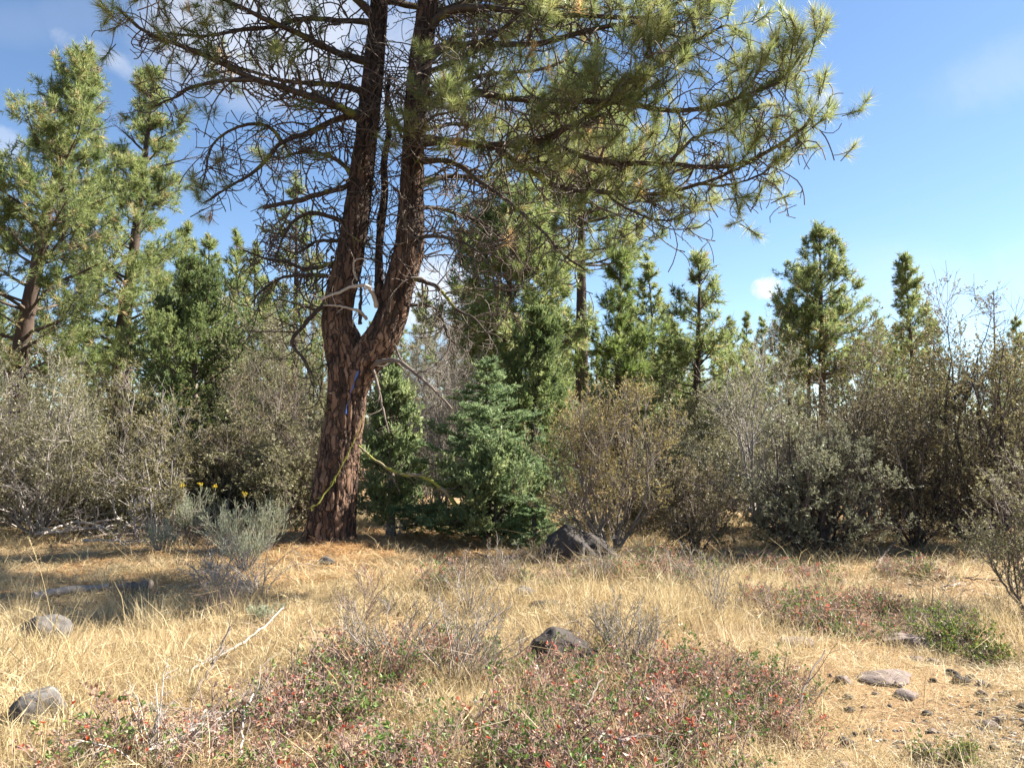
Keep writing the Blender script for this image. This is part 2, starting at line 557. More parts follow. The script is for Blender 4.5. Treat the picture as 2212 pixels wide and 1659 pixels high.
def spikes(acc, Pp, R, rng, attr=0.5, mat=0):
    """shortest twigs: slim three-sided spikes from first to last point"""
    T = len(Pp)
    if T == 0:
        return
    a, b = Pp[:, 0], Pp[:, -1]
    d = unit(b - a)
    s = perp(d, rng)
    w = np.cross(d, s)
    r = R[:, :1]
    V = np.stack([a + s * r, a - s * r * 0.5 + w * r * 0.87, a - s * r * 0.5 - w * r * 0.87, b], 1)
    i = np.arange(T)[:, None] * 4
    f = np.concatenate([i + np.array([[0, 1, 3]]), i + np.array([[1, 2, 3]]), i + np.array([[2, 0, 3]])])
    acc.add(V.reshape(-1, 3), f, attr, mat, False)


def needles(acc, pos, d, L, Wd, rng, attr=None, mat=0):
    """thin triangles: pine needles"""
    n = len(pos)
    if n == 0:
        return
    s = perp(d, rng)
    L = np.broadcast_to(np.asarray(L, float), (n,))[:, None]
    V = np.stack([pos + s * Wd * 0.5, pos + d * L, pos - s * Wd * 0.5], 1)
    at = rng.random(n) if attr is None else np.broadcast_to(attr, (n,))
    acc.add(V.reshape(-1, 3), np.arange(n * 3).reshape(n, 3), np.repeat(at, 3), mat)


def tuft_needles(acc, pos, d, n, L, Wd, rng, back=0.10, mat=0, dead=0.04):
    """bottle-brush tufts of needles round shoot tips"""
    T = len(pos)
    if T == 0:
        return
    p = np.repeat(pos, n, 0)
    dd = np.repeat(unit(d), n, 0)
    s = rng.random(T * n) ** 1.3
    ang = np.radians(14 + 84 * s + rng.normal(0, 12, T * n))
    q = perp(dd, rng)
    dirn = dd * np.cos(ang)[:, None] + q * np.sin(ang)[:, None]
    dirn[:, 2] -= 0.10
    tv = np.repeat(np.where(rng.random(T) < dead, 1.0, 0.15 + 0.5 * rng.random(T)), n)
    at = np.clip(tv + rng.normal(0, 0.10, T * n), 0, 1)
    needles(acc, p - dd * (s * back)[:, None], unit(dirn), L * (0.75 + 0.4 * rng.random(T * n)), Wd, rng, at, mat)


def grow(start, d, L, npts, rng, turn=0.8, up=0.0, jit=0.05, axis=None):
    """paths from start along d, bending by a random constant turn, gravity / lift and jitter -> (T,npts,3), end direction"""
    T = len(start)
    d = unit(d)
    ax = perp(d, rng) if axis is None else axis
    ang = turn * (0.4 + 0.9 * rng.random(T)) * np.where(rng.random(T) < 0.5, 1, 1) / (npts - 1)
    up = np.broadcast_to(np.asarray(up, float), (T,))
    L = np.broadcast_to(np.asarray(L, float), (T,))
    out = np.empty((T, npts, 3))
    out[:, 0] = start
    for i in range(1, npts):
        d = rotate(d, ax, ang)
        d = d + rng.normal(0, jit, d.shape)
        d[:, 2] += up / (npts - 1)
        d = unit(d)
        out[:, i] = out[:, i - 1] + d * (L / (npts - 1))[:, None]
    return out, d


def sprout(Pp, R, n, t0, t1, L, ang, npts, rng, turn=0.8, up=0.0, jit=0.05, rr=0.5, tap=0.6, flat=0.0, rend=0.35):
    """children along parent paths. returns paths, radii, end directions, parent index, t"""
    T, N, _ = Pp.shape
    pi = np.repeat(np.arange(T), n)
    t = t0 + (t1 - t0) * rng.random(len(pi))
    f = t * (N - 1)
    i = np.minimum(f.astype(int), N - 2)
    w = (f - i)[:, None]
    pos = Pp[pi, i] * (1 - w) + Pp[pi, i + 1] * w
    tg = unit(Pp[pi, i + 1] - Pp[pi, i])
    q = perp(tg, rng)
    if flat:
        q[:, 2] *= (1 - flat)
        q = unit(q)
    a = np.radians(ang[0] + (ang[1] - ang[0]) * rng.random(len(pi)))[:, None]
    d = tg * np.cos(a) + q * np.sin(a)
    Ls = (L[0] + (L[1] - L[0]) * rng.random(len(pi))) * (1 - tap * t)
    path, e = grow(pos, d, Ls, npts, rng, turn, up, jit)
    r0 = (R[pi, i] * (1 - w[:, 0]) + R[pi, i + 1] * w[:, 0]) * rr
    rad = r0[:, None] * np.linspace(1, rend, npts)[None]
    return path, rad, e, pi, t


def along(Pp, n, t0, t1, rng):
    T, N, _ = Pp.shape
    pi = np.repeat(np.arange(T), n)
    f = (t0 + (t1 - t0) * rng.random(len(pi))) * (N - 1)
    i = np.minimum(f.astype(int), N - 2)
    w = (f - i)[:, None]
    return Pp[pi, i] * (1 - w) + Pp[pi, i + 1] * w, unit(Pp[pi, i + 1] - Pp[pi, i]), pi


def smooth_path(pts, n):
    """Catmull-Rom through points (K,3[+1]) resampled to n"""
    p = np.asarray(pts, float)
    seg = np.linalg.norm(np.diff(p[:, :3], axis=0), axis=1)
    s = np.concatenate([[0], np.cumsum(seg)])
    x = np.linspace(0, s[-1], n)
    m = np.gradient(p, s, axis=0) if len(p) > 2 else np.repeat((p[1:] - p[:-1]) / s[-1], 2, 0)
    k = np.clip(np.searchsorted(s, x, side='right') - 1, 0, len(p) - 2)
    h = (s[k + 1] - s[k])[:, None]
    u = ((x - s[k]) / h[:, 0])[:, None]
    return (2 * u**3 - 3 * u**2 + 1) * p[k] + (u**3 - 2 * u**2 + u) * h * m[k] + (-2 * u**3 + 3 * u**2) * p[k + 1] + (u**3 - u**2) * h * m[k + 1]


def hash2(a, b, s):
    x = np.sin(a * 127.1 + b * 311.7 + s * 74.7) * 43758.5453
    return x - np.floor(x)


def worley(u, v, nu, seed):
    iu, iv = np.floor(u), np.floor(v)
    f1 = np.full(u.shape, 9.0)
    f2 = np.full(u.shape, 9.0)
    cid = np.zeros(u.shape)
    for a in (-1, 0, 1):
        for b in (-1, 0, 1):
            cu, cv = iu + a, iv + b
            hu = hash2(cu % nu, cv, seed)
            hv = hash2(cu % nu, cv, seed + 3)
            dd = np.hypot(cu + 0.15 + 0.7 * hu - u, cv + 0.1 + 0.8 * hv - v)
            nearer = dd < f1
            f2 = np.where(nearer, f1, np.minimum(f2, dd))
            cid = np.where(nearer, hash2(cu % nu, cv, seed + 7), cid)
            f1 = np.where(nearer, dd, f1)
    return f1, f2, cid


def vnoise(x, y, z, seed=0):
    """value noise in 3-D"""
    out = np.zeros_like(x)
    ix, iy, iz = np.floor(x), np.floor(y), np.floor(z)
    fx, fy, fz = x - ix, y - iy, z - iz
    fx, fy, fz = (q * q * (3 - 2 * q) for q in (fx, fy, fz))
    for a in (0, 1):
        for b in (0, 1):
            for c in (0, 1):
                h = hash2(ix + a + 17.3 * (iz + c), iy + b + 5.1 * (iz + c), seed)
                out += h * (fx if a else 1 - fx) * (fy if b else 1 - fy) * (fz if c else 1 - fz)
    return out


def fbm(x, y, z, seed=0, oct=4):
    s, a, t = 0, 1.0, 0
    for o in range(oct):
        s = s + a * vnoise(x * 2**o, y * 2**o, z * 2**o, seed + o)
        t += a
        a *= 0.5
    return s / t


# ------------------------------------------------------------------ objects
def link(o, parent=None):
    COL.objects.link(o)
    if parent is not None:
        o.parent = parent
    return o


def tag(o, label=None, cat=None, group=None, kind=None):
    for k, v in (('label', label), ('category', cat), ('group', group), ('kind', kind)):
        if v:
            o[k] = v
    return o


def obj(name, acc, mats, parent=None):
    o = bpy.data.objects.new(name, acc.mesh(name, mats if isinstance(mats, (list, tuple)) else [mats]))
    return link(o, parent)


def thing(name, label, cat, loc=(0, 0, 0), rz=0.0, group=None):
    o = bpy.data.objects.new(name, None)
    o.empty_display_size = 0.3
    o.location = loc
    o.rotation_euler = (0, 0, rz)
    link(o)
    return tag(o, label, cat, group)


def copy_thing(root, loc, rz, scale, label, group=None):
    r = root.copy()
    COL.objects.link(r)
    r.location = loc
    r.rotation_euler = (0, 0, rz)
    r.scale = scale if isinstance(scale, (tuple, list)) else (scale,) * 3
    r['label'] = label
    if group:
        r['group'] = group
    for ch in root.children:
        c = ch.copy()
        COL.objects.link(c)
        c.parent = r
    return r


# ------------------------------------------------------------------ ground
TREE = P(715, 1172, 12.0)


def gz(x, y):
    x = np.asarray(x, float)
    y = np.asarray(y, float)
    h = 0.05 * np.sin(x * 0.9 + 1.3) * np.cos(y * 0.7) + 0.035 * np.sin(x * 2.1 + y * 1.7)
    h = h * np.clip((y - 2) / 4, 0.2, 1)
    return h + 0.05 * np.exp(-((x - TREE[0]) ** 2 + (y - 12.0) ** 2) / 1.5)


def ground():
    q = np.linspace(-1, 1, 221)
    gx = np.sinh(q * 5.2) * (420 / math.sinh(5.2))
    q2 = np.linspace(-0.35, 1, 221)
    gy = 7 + np.sinh(q2 * 5.2) * (520 / math.sinh(5.2))
    X, Y = np.meshgrid(gx, gy)
    Z = gz(X, Y) + 0.05 * (fbm(X * 1.4, Y * 1.4, X * 0, 3) - 0.5) + 0.02 * (fbm(X * 7, Y * 7, X * 0, 9, 2) - 0.5)
    idx = np.arange(X.size).reshape(X.shape)
    f = np.stack([idx[:-1, :-1], idx[:-1, 1:], idx[1:, 1:], idx[1:, :-1]], -1).reshape(-1, 4)
    a = Acc()
    a.add(np.stack([X, Y, Z], -1).reshape(-1, 3), f, 0.5, 0, True)
    o = obj('ground', a, 'ground')
    tag(o, 'dry brown forest floor of soil, straw and fallen needles', None, None, 'structure')


ground()


def at_ground(px, py):
    g = G(px, py)
    for _ in range(6):                                    # follow the ray onto the uneven ground
        r = pxdir(px, py)
        t = (float(gz(g[0], g[1])) - EYE) / r[2]
        g = np.array([r[0] * t, r[1] * t, float(gz(r[0] * t, r[1] * t))])
    return g


# ------------------------------------------------------------------ the forked pine
D0 = 12.0


def stem_mesh(pts, name, parent, seg, sides, seed, plate=0.075, depth=0.050):
    """bark-plated stem. pts: (x_left, x_right, y, d) in photograph pixels"""
    rows = []
    for xl, xr, y, d in pts:
        c = P((xl + xr) / 2, y, d)
        rows.append([*c, (xr - xl) / 2 / FPX * d])
    sp = smooth_path(rows, seg)
    c, r = sp[:, :3], np.maximum(sp[:, 3] * 0.90, 0.01)
    th = np.arange(sides) / sides * 2 * math.pi
    dist = np.concatenate([[0], np.cumsum(np.linalg.norm(np.diff(c, axis=0), axis=1))])
    U, V = np.meshgrid(th, dist)
    cu, su_ = np.cos(U), np.sin(U)
    rm = float(np.median(r))
    k_ = rm / plate                                       # ridges are about one plate wide
    wx = 0.9 * (fbm(cu * 2.5, su_ * 2.5, V * 2.0, seed + 1, 3) - 0.5)
    n1 = fbm(cu * k_ + wx, su_ * k_ + wx, V * 1.15 + wx, seed, 2)
    n2 = fbm(cu * k_ * 2.1 + 7, su_ * k_ * 2.1, V * 2.6, seed + 3, 2)
    fur = np.clip(np.abs(n1 - 0.5) / 0.085, 0, 1)         # long wandering furrows
    fur2 = np.clip(np.abs(n2 - 0.5) / 0.06, 0, 1)         # finer cracks
    n_u = max(6, int(round(2 * math.pi * rm / (plate * 1.1))))
    f1, f2, cid = worley(U / (2 * math.pi) * n_u + wx * 2, V / (plate * 2.6) + wx * 2, n_u, seed)
    crk = np.clip((f2 - f1) / 0.16, 0, 1)
    e = (fur ** 0.7) * (0.55 + 0.45 * fur2) * (0.7 + 0.3 * crk)
    scale = np.clip(r / 0.33, 0.35, 1.1)[:, None]
    h = depth * scale * (e - 0.6) + 0.010 * scale * (cid - 0.5) + 0.012 * scale * (fbm(cu * 9, su_ * 9, V * 9, seed + 5, 3) - 0.5)
    lump = 0.05 * r[:, None] * (fbm(np.cos(U) * 1.3, np.sin(U) * 1.3, V * 0.8, seed + 2, 2) - 0.5) * 2
    flare = np.exp(-np.maximum(dist - 0.0, 0) / 0.20)[:, None] * (0.05 + 0.13 * np.maximum(np.sin(U * 5 + 1.0 + np.sin(U * 2)), 0) + 0.05 * np.sin(U * 9)) * (1 if name == 'trunk' else 0)
    rr = r[:, None] + h + lump + flare
    tg = unit(np.gradient(c, axis=0))
    s = unit(np.cross(tg, np.array([0.0, 1.0, 0.05])))
    s = unit(s)
    w = np.cross(s, tg)
    Vv = c[:, None, :] + (s[:, None, :] * np.cos(U)[..., None] + w[:, None, :] * np.sin(U)[..., None]) * rr[..., None]
    idx = np.arange(seg * sides).reshape(seg, sides)
    a_, b_ = idx[:-1], idx[1:]
    f = np.stack([a_, np.roll(a_, -1, 1), np.roll(b_, -1, 1), b_], -1).reshape(-1, 4)
    a = Acc()
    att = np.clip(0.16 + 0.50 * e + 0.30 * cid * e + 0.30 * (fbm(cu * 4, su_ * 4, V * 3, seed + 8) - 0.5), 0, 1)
    att = att * (1 - 0.62 * np.clip((c[:, 2] - 3.3) / 1.6, 0, 1))[:, None]  # stems darken higher up: young bark, with crown shade put into the colour
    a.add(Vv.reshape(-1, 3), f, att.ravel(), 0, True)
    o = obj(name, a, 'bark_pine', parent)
    return o, c, r


PINE = thing('ponderosa_pine', 'large forked pine with furrowed reddish bark and wide bare lower limbs', 'tree', (0, 0, 0))
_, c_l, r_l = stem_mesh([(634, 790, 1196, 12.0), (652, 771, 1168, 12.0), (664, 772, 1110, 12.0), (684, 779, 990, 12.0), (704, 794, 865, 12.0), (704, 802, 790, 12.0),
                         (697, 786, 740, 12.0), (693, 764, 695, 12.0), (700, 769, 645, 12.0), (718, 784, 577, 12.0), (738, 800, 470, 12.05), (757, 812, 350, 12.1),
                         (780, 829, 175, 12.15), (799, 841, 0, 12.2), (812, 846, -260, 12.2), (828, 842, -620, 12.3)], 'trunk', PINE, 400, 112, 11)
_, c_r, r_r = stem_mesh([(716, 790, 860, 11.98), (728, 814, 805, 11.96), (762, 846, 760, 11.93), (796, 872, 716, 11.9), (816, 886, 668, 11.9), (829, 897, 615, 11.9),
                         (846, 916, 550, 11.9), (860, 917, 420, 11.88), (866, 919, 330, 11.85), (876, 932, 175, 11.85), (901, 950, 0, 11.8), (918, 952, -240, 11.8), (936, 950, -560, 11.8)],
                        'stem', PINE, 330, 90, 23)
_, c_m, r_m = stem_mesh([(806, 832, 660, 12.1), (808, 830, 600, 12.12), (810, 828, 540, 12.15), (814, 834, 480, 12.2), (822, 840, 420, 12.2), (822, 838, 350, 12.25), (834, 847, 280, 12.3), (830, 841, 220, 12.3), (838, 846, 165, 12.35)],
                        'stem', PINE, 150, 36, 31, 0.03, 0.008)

# limbs: photograph points with a depth, thickness in px at root and tip, live share, twig density
LIMBS = [
    # towards the shaded side of the fork
    ([(805, 140, 12.1), (745, 119, 11.9), (640, 65, 11.4), (560, 30, 11.0), (480, -8, 10.6), (400, -40, 10.2)], 19, 6, 0.5, 1.0),
    ([(815, 52, 12.2), (745, 49, 12.0), (665, 45, 11.7), (590, 62, 11.4), (525, 72, 11.1), (440, 86, 10.8), (380, 84, 10.6)], 15, 5, 0.55, 1.0),
    ([(785, 262, 12.1), (745, 241, 11.9), (665, 210, 11.5), (542, 171, 11.0), (455, 130, 10.7), (402, 108, 10.5), (315, 73, 10.2), (262, 26, 10.0)], 19, 7, 0.62, 1.0),
    ([(545, 172, 11.0), (490, 176, 10.8), (420, 190, 10.6), (378, 218, 10.4), (330, 238, 10.3)], 11, 4, 0.3, 1.1),
    ([(785, 200, 12.1), (745, 189, 12.2), (665, 178, 12.3), (595, 170, 12.5), (520, 150, 12.7), (440, 165, 13.0)], 14, 4, 0.3, 1.0),
    ([(775, 248, 12.1), (745, 255, 12.1), (665, 290, 12.0), (612, 311, 11.9), (577, 350, 11.8), (542, 381, 11.7), (490, 410, 11.6), (446, 440, 11.5)], 16, 4, 0.22, 1.1),
    ([(612, 311, 11.9), (590, 282, 11.8), (560, 272, 11.7), (520, 282, 11.6), (464, 322, 11.5), (450, 380, 11.5), (440, 410, 11.5)], 9, 3, 0.25, 0.9),
    ([(765, 398, 12.1), (735, 408, 12.0), (665, 427, 11.8), (620, 440, 11.7), (573, 452, 11.6)], 13, 9, 0.0, 0.7),
    ([(750, 490, 12.1), (718, 470, 12.0), (682, 464, 11.9), (640, 480, 11.8), (612, 520, 11.7), (600, 560, 11.7)], 12, 4, 0.05, 1.2),
    ([(735, 562, 12.1), (700, 574, 12.0), (665, 581, 11.9), (623, 566, 11.8), (577, 560, 11.7), (530, 540, 11.6)], 12, 4, 0.08, 1.2),
    ([(722, 600, 12.0), (680, 596, 11.9), (630, 598, 11.8), (577, 626, 11.7), (550, 656, 11.7)], 11, 4, 0.05, 1.1),
    ([(704, 655, 11.8), (665, 696, 11.7), (632, 748, 11.6), (656, 780, 11.6), (684, 836, 11.6)], 11, 4, 0.0, 0.9),
    ([(765, 380, 12.1), (715, 340, 12.4), (660, 330, 12.7), (600, 345, 13.0), (550, 330, 13.3)], 11, 3, 0.2, 1.0),
    ([(745, 520, 12.0), (690, 520, 12.5), (640, 540, 13.0), (590, 520, 13.4)], 10, 3, 0.1, 1.2),
    ([(810, 40, 12.2), (760, -10, 12.0), (680, -50, 11.6), (580, -70, 11.0), (470, -60, 10.6), (360, -20, 10.2), (290, 5, 10.1)], 18, 6, 0.7, 1.0),
    # between the stems
    ([(792, 330, 12.1), (812, 290, 11.8), (830, 250, 11.6), (822, 190, 11.5)], 7, 2, 0.1, 1.2),
    ([(868, 300, 11.8), (850, 240, 11.6), (835, 180, 11.5), (840, 110, 11.4)], 7, 2, 0.1, 1.2),
    # towards the sun
    ([(925, 110, 11.9), (1000, 85, 12.4), (1090, 75, 12.9), (1190, 55, 13.4), (1280, 20, 13.8)], 14, 5, 0.9, 1.0),
    ([(920, 200, 11.9), (985, 180, 12.5), (1070, 165, 13.1), (1160, 160, 13.6), (1240, 130, 14.0)], 13, 5, 0.9, 1.0),
    ([(930, 30, 11.9), (1010, 0, 12.5), (1110, -30, 13.2), (1220, -60, 13.9)], 14, 5, 0.95, 0.9),
    ([(915, 280, 11.9), (975, 270, 12.4), (1050, 262, 12.9), (1130, 280, 13.3), (1200, 262, 13.6)], 11, 4, 0.7, 1.0),
    ([(930, 62, 11.8), (950, 40, 11.7), (1055, 22, 11.4), (1160, 35, 11.2), (1282, 35, 10.9), (1400, 36, 10.7), (1480, 25, 10.6), (1550, -10, 10.5)], 20, 6, 0.7, 1.0),
    ([(915, 135, 11.8), (950, 108, 11.6), (1020, 98, 11.4), (1177, 95, 11.0), (1282, 66, 10.8), (1370, 49, 10.6), (1450, 8, 10.5), (1520, -30, 10.4)], 18, 6, 0.6, 1.0),
    ([(905, 165, 11.8), (985, 130, 11.5), (1055, 88, 11.3), (1125, 35, 11.1), (1180, -25, 10.9)], 14, 6, 0.4, 1.0),
    ([(925, 225, 11.8), (960, 212, 11.7), (1020, 203, 11.5), (1107, 217, 11.1), (1230, 224, 10.7), (1370, 231, 10.3), (1450, 247, 10.1), (1555, 236, 9.8), (1628, 207, 9.6), (1685, 188, 9.5), (1718, 145, 9.4), (1738, 112, 9.35)], 20, 6, 0.85, 1.0),
    ([(1570, 232, 9.78), (1628, 175, 9.7), (1650, 130, 9.65), (1664, 96, 9.6)], 8, 4, 1.0, 1.3),
    ([(895, 306, 11.8), (967, 308, 11.6), (1055, 318, 11.3), (1177, 311, 10.9), (1247, 332, 10.7), (1300, 346, 10.6), (1450, 346, 10.2), (1573, 352, 9.8), (1628, 337, 9.6), (1682, 305, 9.5), (1736, 268, 9.4), (1762, 228, 9.35)], 22, 6, 0.85, 1.0),
    ([(1060, 318, 11.3), (1160, 301, 10.9), (1230, 273, 10.6), (1282, 241, 10.4), (1360, 200, 10.2), (1400, 160, 10.0), (1420, 120, 9.9)], 13, 4, 0.95, 1.2),
    ([(1075, 322, 11.2), (1142, 367, 11.1), (1230, 406, 10.9), (1300, 409, 10.7), (1450, 411, 10.3), (1500, 399, 10.1), (1573, 373, 9.9), (1640, 340, 9.8)], 15, 5, 0.85, 1.0),
    ([(1510, 398, 10.1), (1570, 402, 10.0), (1627, 388, 9.9), (1682, 348, 9.8), (1729, 306, 9.7)], 6, 3, 0.7, 0.9),
    ([(910, 346, 11.8), (978, 357, 11.6), (1037, 395, 11.4), (1107, 441, 11.1), (1177, 507, 10.8), (1230, 567, 10.6), (1265, 590, 10.5)], 14, 4, 0.15, 1.0),
    ([(905, 400, 11.9), (960, 380, 12.2), (1040, 380, 12.6), (1140, 350, 13.0), (1240, 330, 13.4), (1330, 300, 13.7)], 13, 4, 0.7, 1.1),
    ([(900, 450, 11.9), (960, 450, 12.2), (1030, 470, 12.5), (1090, 520, 12.8), (1140, 590, 13.0)], 11, 3, 0.1, 1.2),
    ([(892, 598, 11.8), (942, 623, 11.6), (982, 671, 11.4), (1022, 695, 11.2), (1054, 739, 11.1)], 11, 4, 0.0, 0.9),
    ([(876, 660, 11.9), (942, 671, 12.1), (968, 735, 12.2), (990, 760, 12.3)], 8, 3, 0.0, 0.9),
    ([(880, 520, 11.8), (940, 510, 11.2), (1010, 530, 10.7), (1060, 580, 10.4), (1070, 640, 10.3)], 9, 3, 0.0, 1.1),
    ([(900, 260, 11.8), (925, 210, 11.2), (950, 180, 10.7), (990, 185, 10.4)], 11, 4, 0.9, 1.0),
    ([(890, 320, 11.8), (905, 290, 11.1), (930, 250, 10.6), (985, 240, 10.2)], 10, 4, 0.9, 1.0),
    ([(1170, 311, 10.9), (1230, 270, 10.4), (1300, 215, 10.0), (1345, 160, 9.8)], 9, 4, 1.0, 1.3),
    ([(1300, 230, 10.5), (1360, 175, 10.2), (1430, 130, 10.0), (1490, 90, 9.9), (1530, 60, 9.85)], 8, 4, 1.0, 1.3),
    ([(1390, 40, 10.7), (1450, 80, 10.4), (1510, 90, 10.2), (1560, 60, 10.1), (1600, 75, 10.0)], 8, 4, 0.9, 1.2),
    ([(1450, 347, 10.2), (1500, 300, 10.0), (1560, 280, 9.9), (1600, 250, 9.8)], 8, 4, 0.9, 1.2),
    ([(1300, 409, 10.7), (1360, 450, 10.6), (1420, 470, 10.5), (1480, 455, 10.4), (1510, 430, 10.4)], 7, 3, 0.7, 1.1),
]


def pine_main():
    rng = np.random.default_rng(5)
    crown = Acc()
    tuft_pos, tuft_dir, tuft_own = [], [], []
    limb_objs = []
    extra = []                                            # higher limbs, above the picture, so that the tree is whole
    for c, rr in ((c_l, r_l), (c_r, r_r)):
        zs = np.linspace(8.6, c[-1, 2] - 0.2, 15)
        for k, z in enumerate(zs):
            i = int(np.argmin(abs(c[:, 2] - z)))
            az = k * 2.4 + rng.random() * 0.8
            L = (3.4 - 2.5 * (z - 8.6) / 4.0) * (0.8 + 0.4 * rng.random())
            d = np.array([math.cos(az), math.sin(az), 0.12])
            q = np.linspace(0, 1, 6)[:, None]
            extra.append((c[i] + d * L * q + np.array([0, 0, 0.5]) * q**2, 0.05 * max(L / 3, 0.5), 0.015, 0.6, 0.2))
    for k in range(12):                                   # unseen sunward limbs, added above the view to shade the stems
        z = 8.5 + 3.4 * k / 12
        i = int(np.argmin(abs(c_r[:, 2] - z)))
        az = math.radians(-25 + 75 * rng.random())
        L = 4.2 - 2.0 * k / 12
        q = np.linspace(0, 1, 6)[:, None]
        extra.append((c_r[i] + np.array([math.cos(az), math.sin(az), 0.10]) * L * q + np.array([0, 0, 0.4]) * q**2, 0.05, 0.015, 0.85, 0.2))
    allimbs = []
    for pts, w0, w1, live, dens in LIMBS:
        p = np.array([P(*q) for q in pts])
        allimbs.append((p, w0 / 2 / FPX * pts[0][2] * 1.0, w1 / 2 / FPX * pts[-1][2], live, dens))
    allimbs += extra
    for p, r0, r1, live, dens in allimbs:
        n = 26
        c = smooth_path(p, n)
        L = np.linalg.norm(np.diff(c, axis=0), axis=1).sum()
        c[1:] += np.cumsum(rng.normal(0, 0.010, (n - 1, 3)), 0) * 0.6
        q = np.linspace(0, 1, n)
        r = r0 + (r1 - r0) * q**0.85
        r[0] *= 1.35
        r[1] *= 1.1
        r = r * (1 + 0.07 * rng.normal(size=n))
        a = Acc()
        tubes(a, c, r, 9, 0.5, 0, True)
        lo = obj('limb', a, 'bark_limb', PINE)
        limb_objs.append(lo)
        tw = Acc()
        PP, RR = c[None], r[None]
        # bare hooked twigs along the whole limb
        k = max(5, int(L * 14.0 * dens * (1 - 0.55 * max(0, live - 0.4))))
        b1, br1, e1, _, t1 = sprout(PP, RR, k, 0.06, 0.97, (0.40, 1.30), (40, 100), 7, rng, 2.3, -0.35, 0.12, 0.34, 0.35)
        br1 = np.clip(br1 * 1.4, 0.0085, 0.015)
        tubes(tw, b1, br1, 3, 0.5)
        b2, br2, e2, pi2, t2 = sprout(b1, br1, 4, 0.2, 0.95, (0.15, 0.55), (30, 80), 5, rng, 1.9, -0.1, 0.12, 0.7, 0.3)
        br2 = np.clip(br2, 0.0060, 0.0095)
        keep = rng.random(len(b2)) < 0.72
        tubes(tw, b2[keep], br2[keep], 3, 0.5)
        # live shoots, rising at the tips
        k = max(0, int(L * 3.7 * live * (1 + live)))
        if k:
            lt = 1 - live
            s1, sr1, se1, _, st = sprout(PP, RR, k, max(0.12, lt * 0.55), 1.0, (0.45, 1.1), (25, 75), 8, rng, 0.5, 0.75, 0.06, 0.34, 0.45)
            sr1 = np.clip(sr1, 0.005, 0.013)
            tubes(tw, s1, sr1, 3, 0.5)
            s2, sr2, se2, _, _ = sprout(s1, sr1, 2, 0.40, 0.95, (0.16, 0.42), (30, 65), 4, rng, 0.4, 0.75, 0.06, 0.75, 0.3)
            sr2 = np.clip(sr2, 0.004, 0.008)
            tubes(tw, s2, sr2, 3, 0.5)
            for pp, dd in ((s1[:, -1], se1), (s2[:, -1], se2)):
                kk = rng.random(len(pp)) < 0.93
                tuft_pos.append(pp[kk])
                tuft_dir.append(dd[kk])
                tuft_own.append(np.full(kk.sum(), len(limb_objs) - 1))
            tuft_pos.append(c[-1:])
            tuft_dir.append(unit(c[-1:] - c[-2:-1]))
            tuft_own.append(np.array([len(limb_objs) - 1]))
        # a few tufts on otherwise bare twigs
        kk = rng.random(len(b2)) < 0.02 + 0.05 * live
        tuft_pos.append(b2[kk][:, -1])
        tuft_dir.append(e2[kk])
        tuft_own.append(np.full(kk.sum(), len(limb_objs) - 1))
        obj('twigs', tw, 'twig_dark', lo)['kind'] = 'stuff'
    pos = np.concatenate(tuft_pos)
    dirs = unit(np.concatenate(tuft_dir))
    own = np.concatenate(tuft_own)
    dirs[:, 2] += 0.15
    dirs = unit(dirs)
    # the 300 tufts that show largest are objects of their own
    rel = pos - np.array([0, 0, EYE])
    fz = rel[:, 1] * math.cos(PITCH) + rel[:, 2] * math.sin(PITCH)
    vz = -rel[:, 1] * math.sin(PITCH) + rel[:, 2] * math.cos(PITCH)
    inside = (np.abs(rel[:, 0] / fz * FPX) < 1100) & (np.abs(vz / fz * FPX) < 820)
    order = np.argsort(np.where(inside, fz, 99))
    single = order[:300]
    rest = np.setdiff1d(np.arange(len(pos)), single)
    protos = []
    for k in range(8):
        a = Acc()
        z = np.array([[0, 0, 0.0]])
        u = np.array([[0, 0, 1.0]])
        tuft_needles(a, z, u, 150, 0.172, 0.0050, rng, 0.15, 0, 0.0)
        tubes(a, np.array([[0, 0, -0.22], [0.004, 0, -0.10], [0, 0, 0.015]]), np.array([0.006, 0.0065, 0.003]), 5, 0.5, 1)
        protos.append(a.mesh('needle_tuft', ['pine_needle', 'twig_dark']))
    for j in single:
        o = bpy.data.objects.new('needle_tuft', protos[int(j) % 8])
        m = Vector(dirs[j]).to_track_quat('Z', 'Y').to_matrix().to_4x4()
        s = 0.85 + 0.35 * rng.random()
        o.matrix_local = Matrix.Translation(Vector(pos[j])) @ m @ Matrix.Rotation(rng.random() * 6.28, 4, 'Z') @ Matrix.Scale(s, 4)
        link(o, limb_objs[int(own[j])])
    tuft_needles(crown, pos[rest], dirs[rest], 95, 0.172, 0.0056, rng, 0.14, 0, 0.05)
    # dry needles caught on the twigs
    o = obj('crown', crown, 'pine_needle', PINE)
    o['kind'] = 'stuff'
    for st, c, rr in (('trunk', c_l, r_l), ('stem', c_r, r_r), ('stem.001', c_m, r_m)):
        tw = Acc()
        cc = c[c[:, 2] > 3.6]
        n = 150 if st != 'stem.001' else 60
        b1, q1, _, _, _ = sprout(cc[None], rr[-len(cc):][None], n, 0.05, 1.0, (0.3, 1.2), (50, 110), 8, rng, 2.2, -0.45, 0.12, 0.1, 0.2)
        q1 = np.clip(q1, 0.0075, 0.013)
        tubes(tw, b1, q1, 3)
        b2, q2, _, _, _ = sprout(b1, q1, 3, 0.25, 0.95, (0.15, 0.5), (30, 80), 5, rng, 1.9, -0.2, 0.12, 0.7, 0.3)
        tubes(tw, b2, np.clip(q2, 0.0055, 0.009), 3)
        obj('twigs', tw, 'twig_dark', bpy.data.objects[st])['kind'] = 'stuff'
    print('main pine tufts', len(pos))


pine_main()


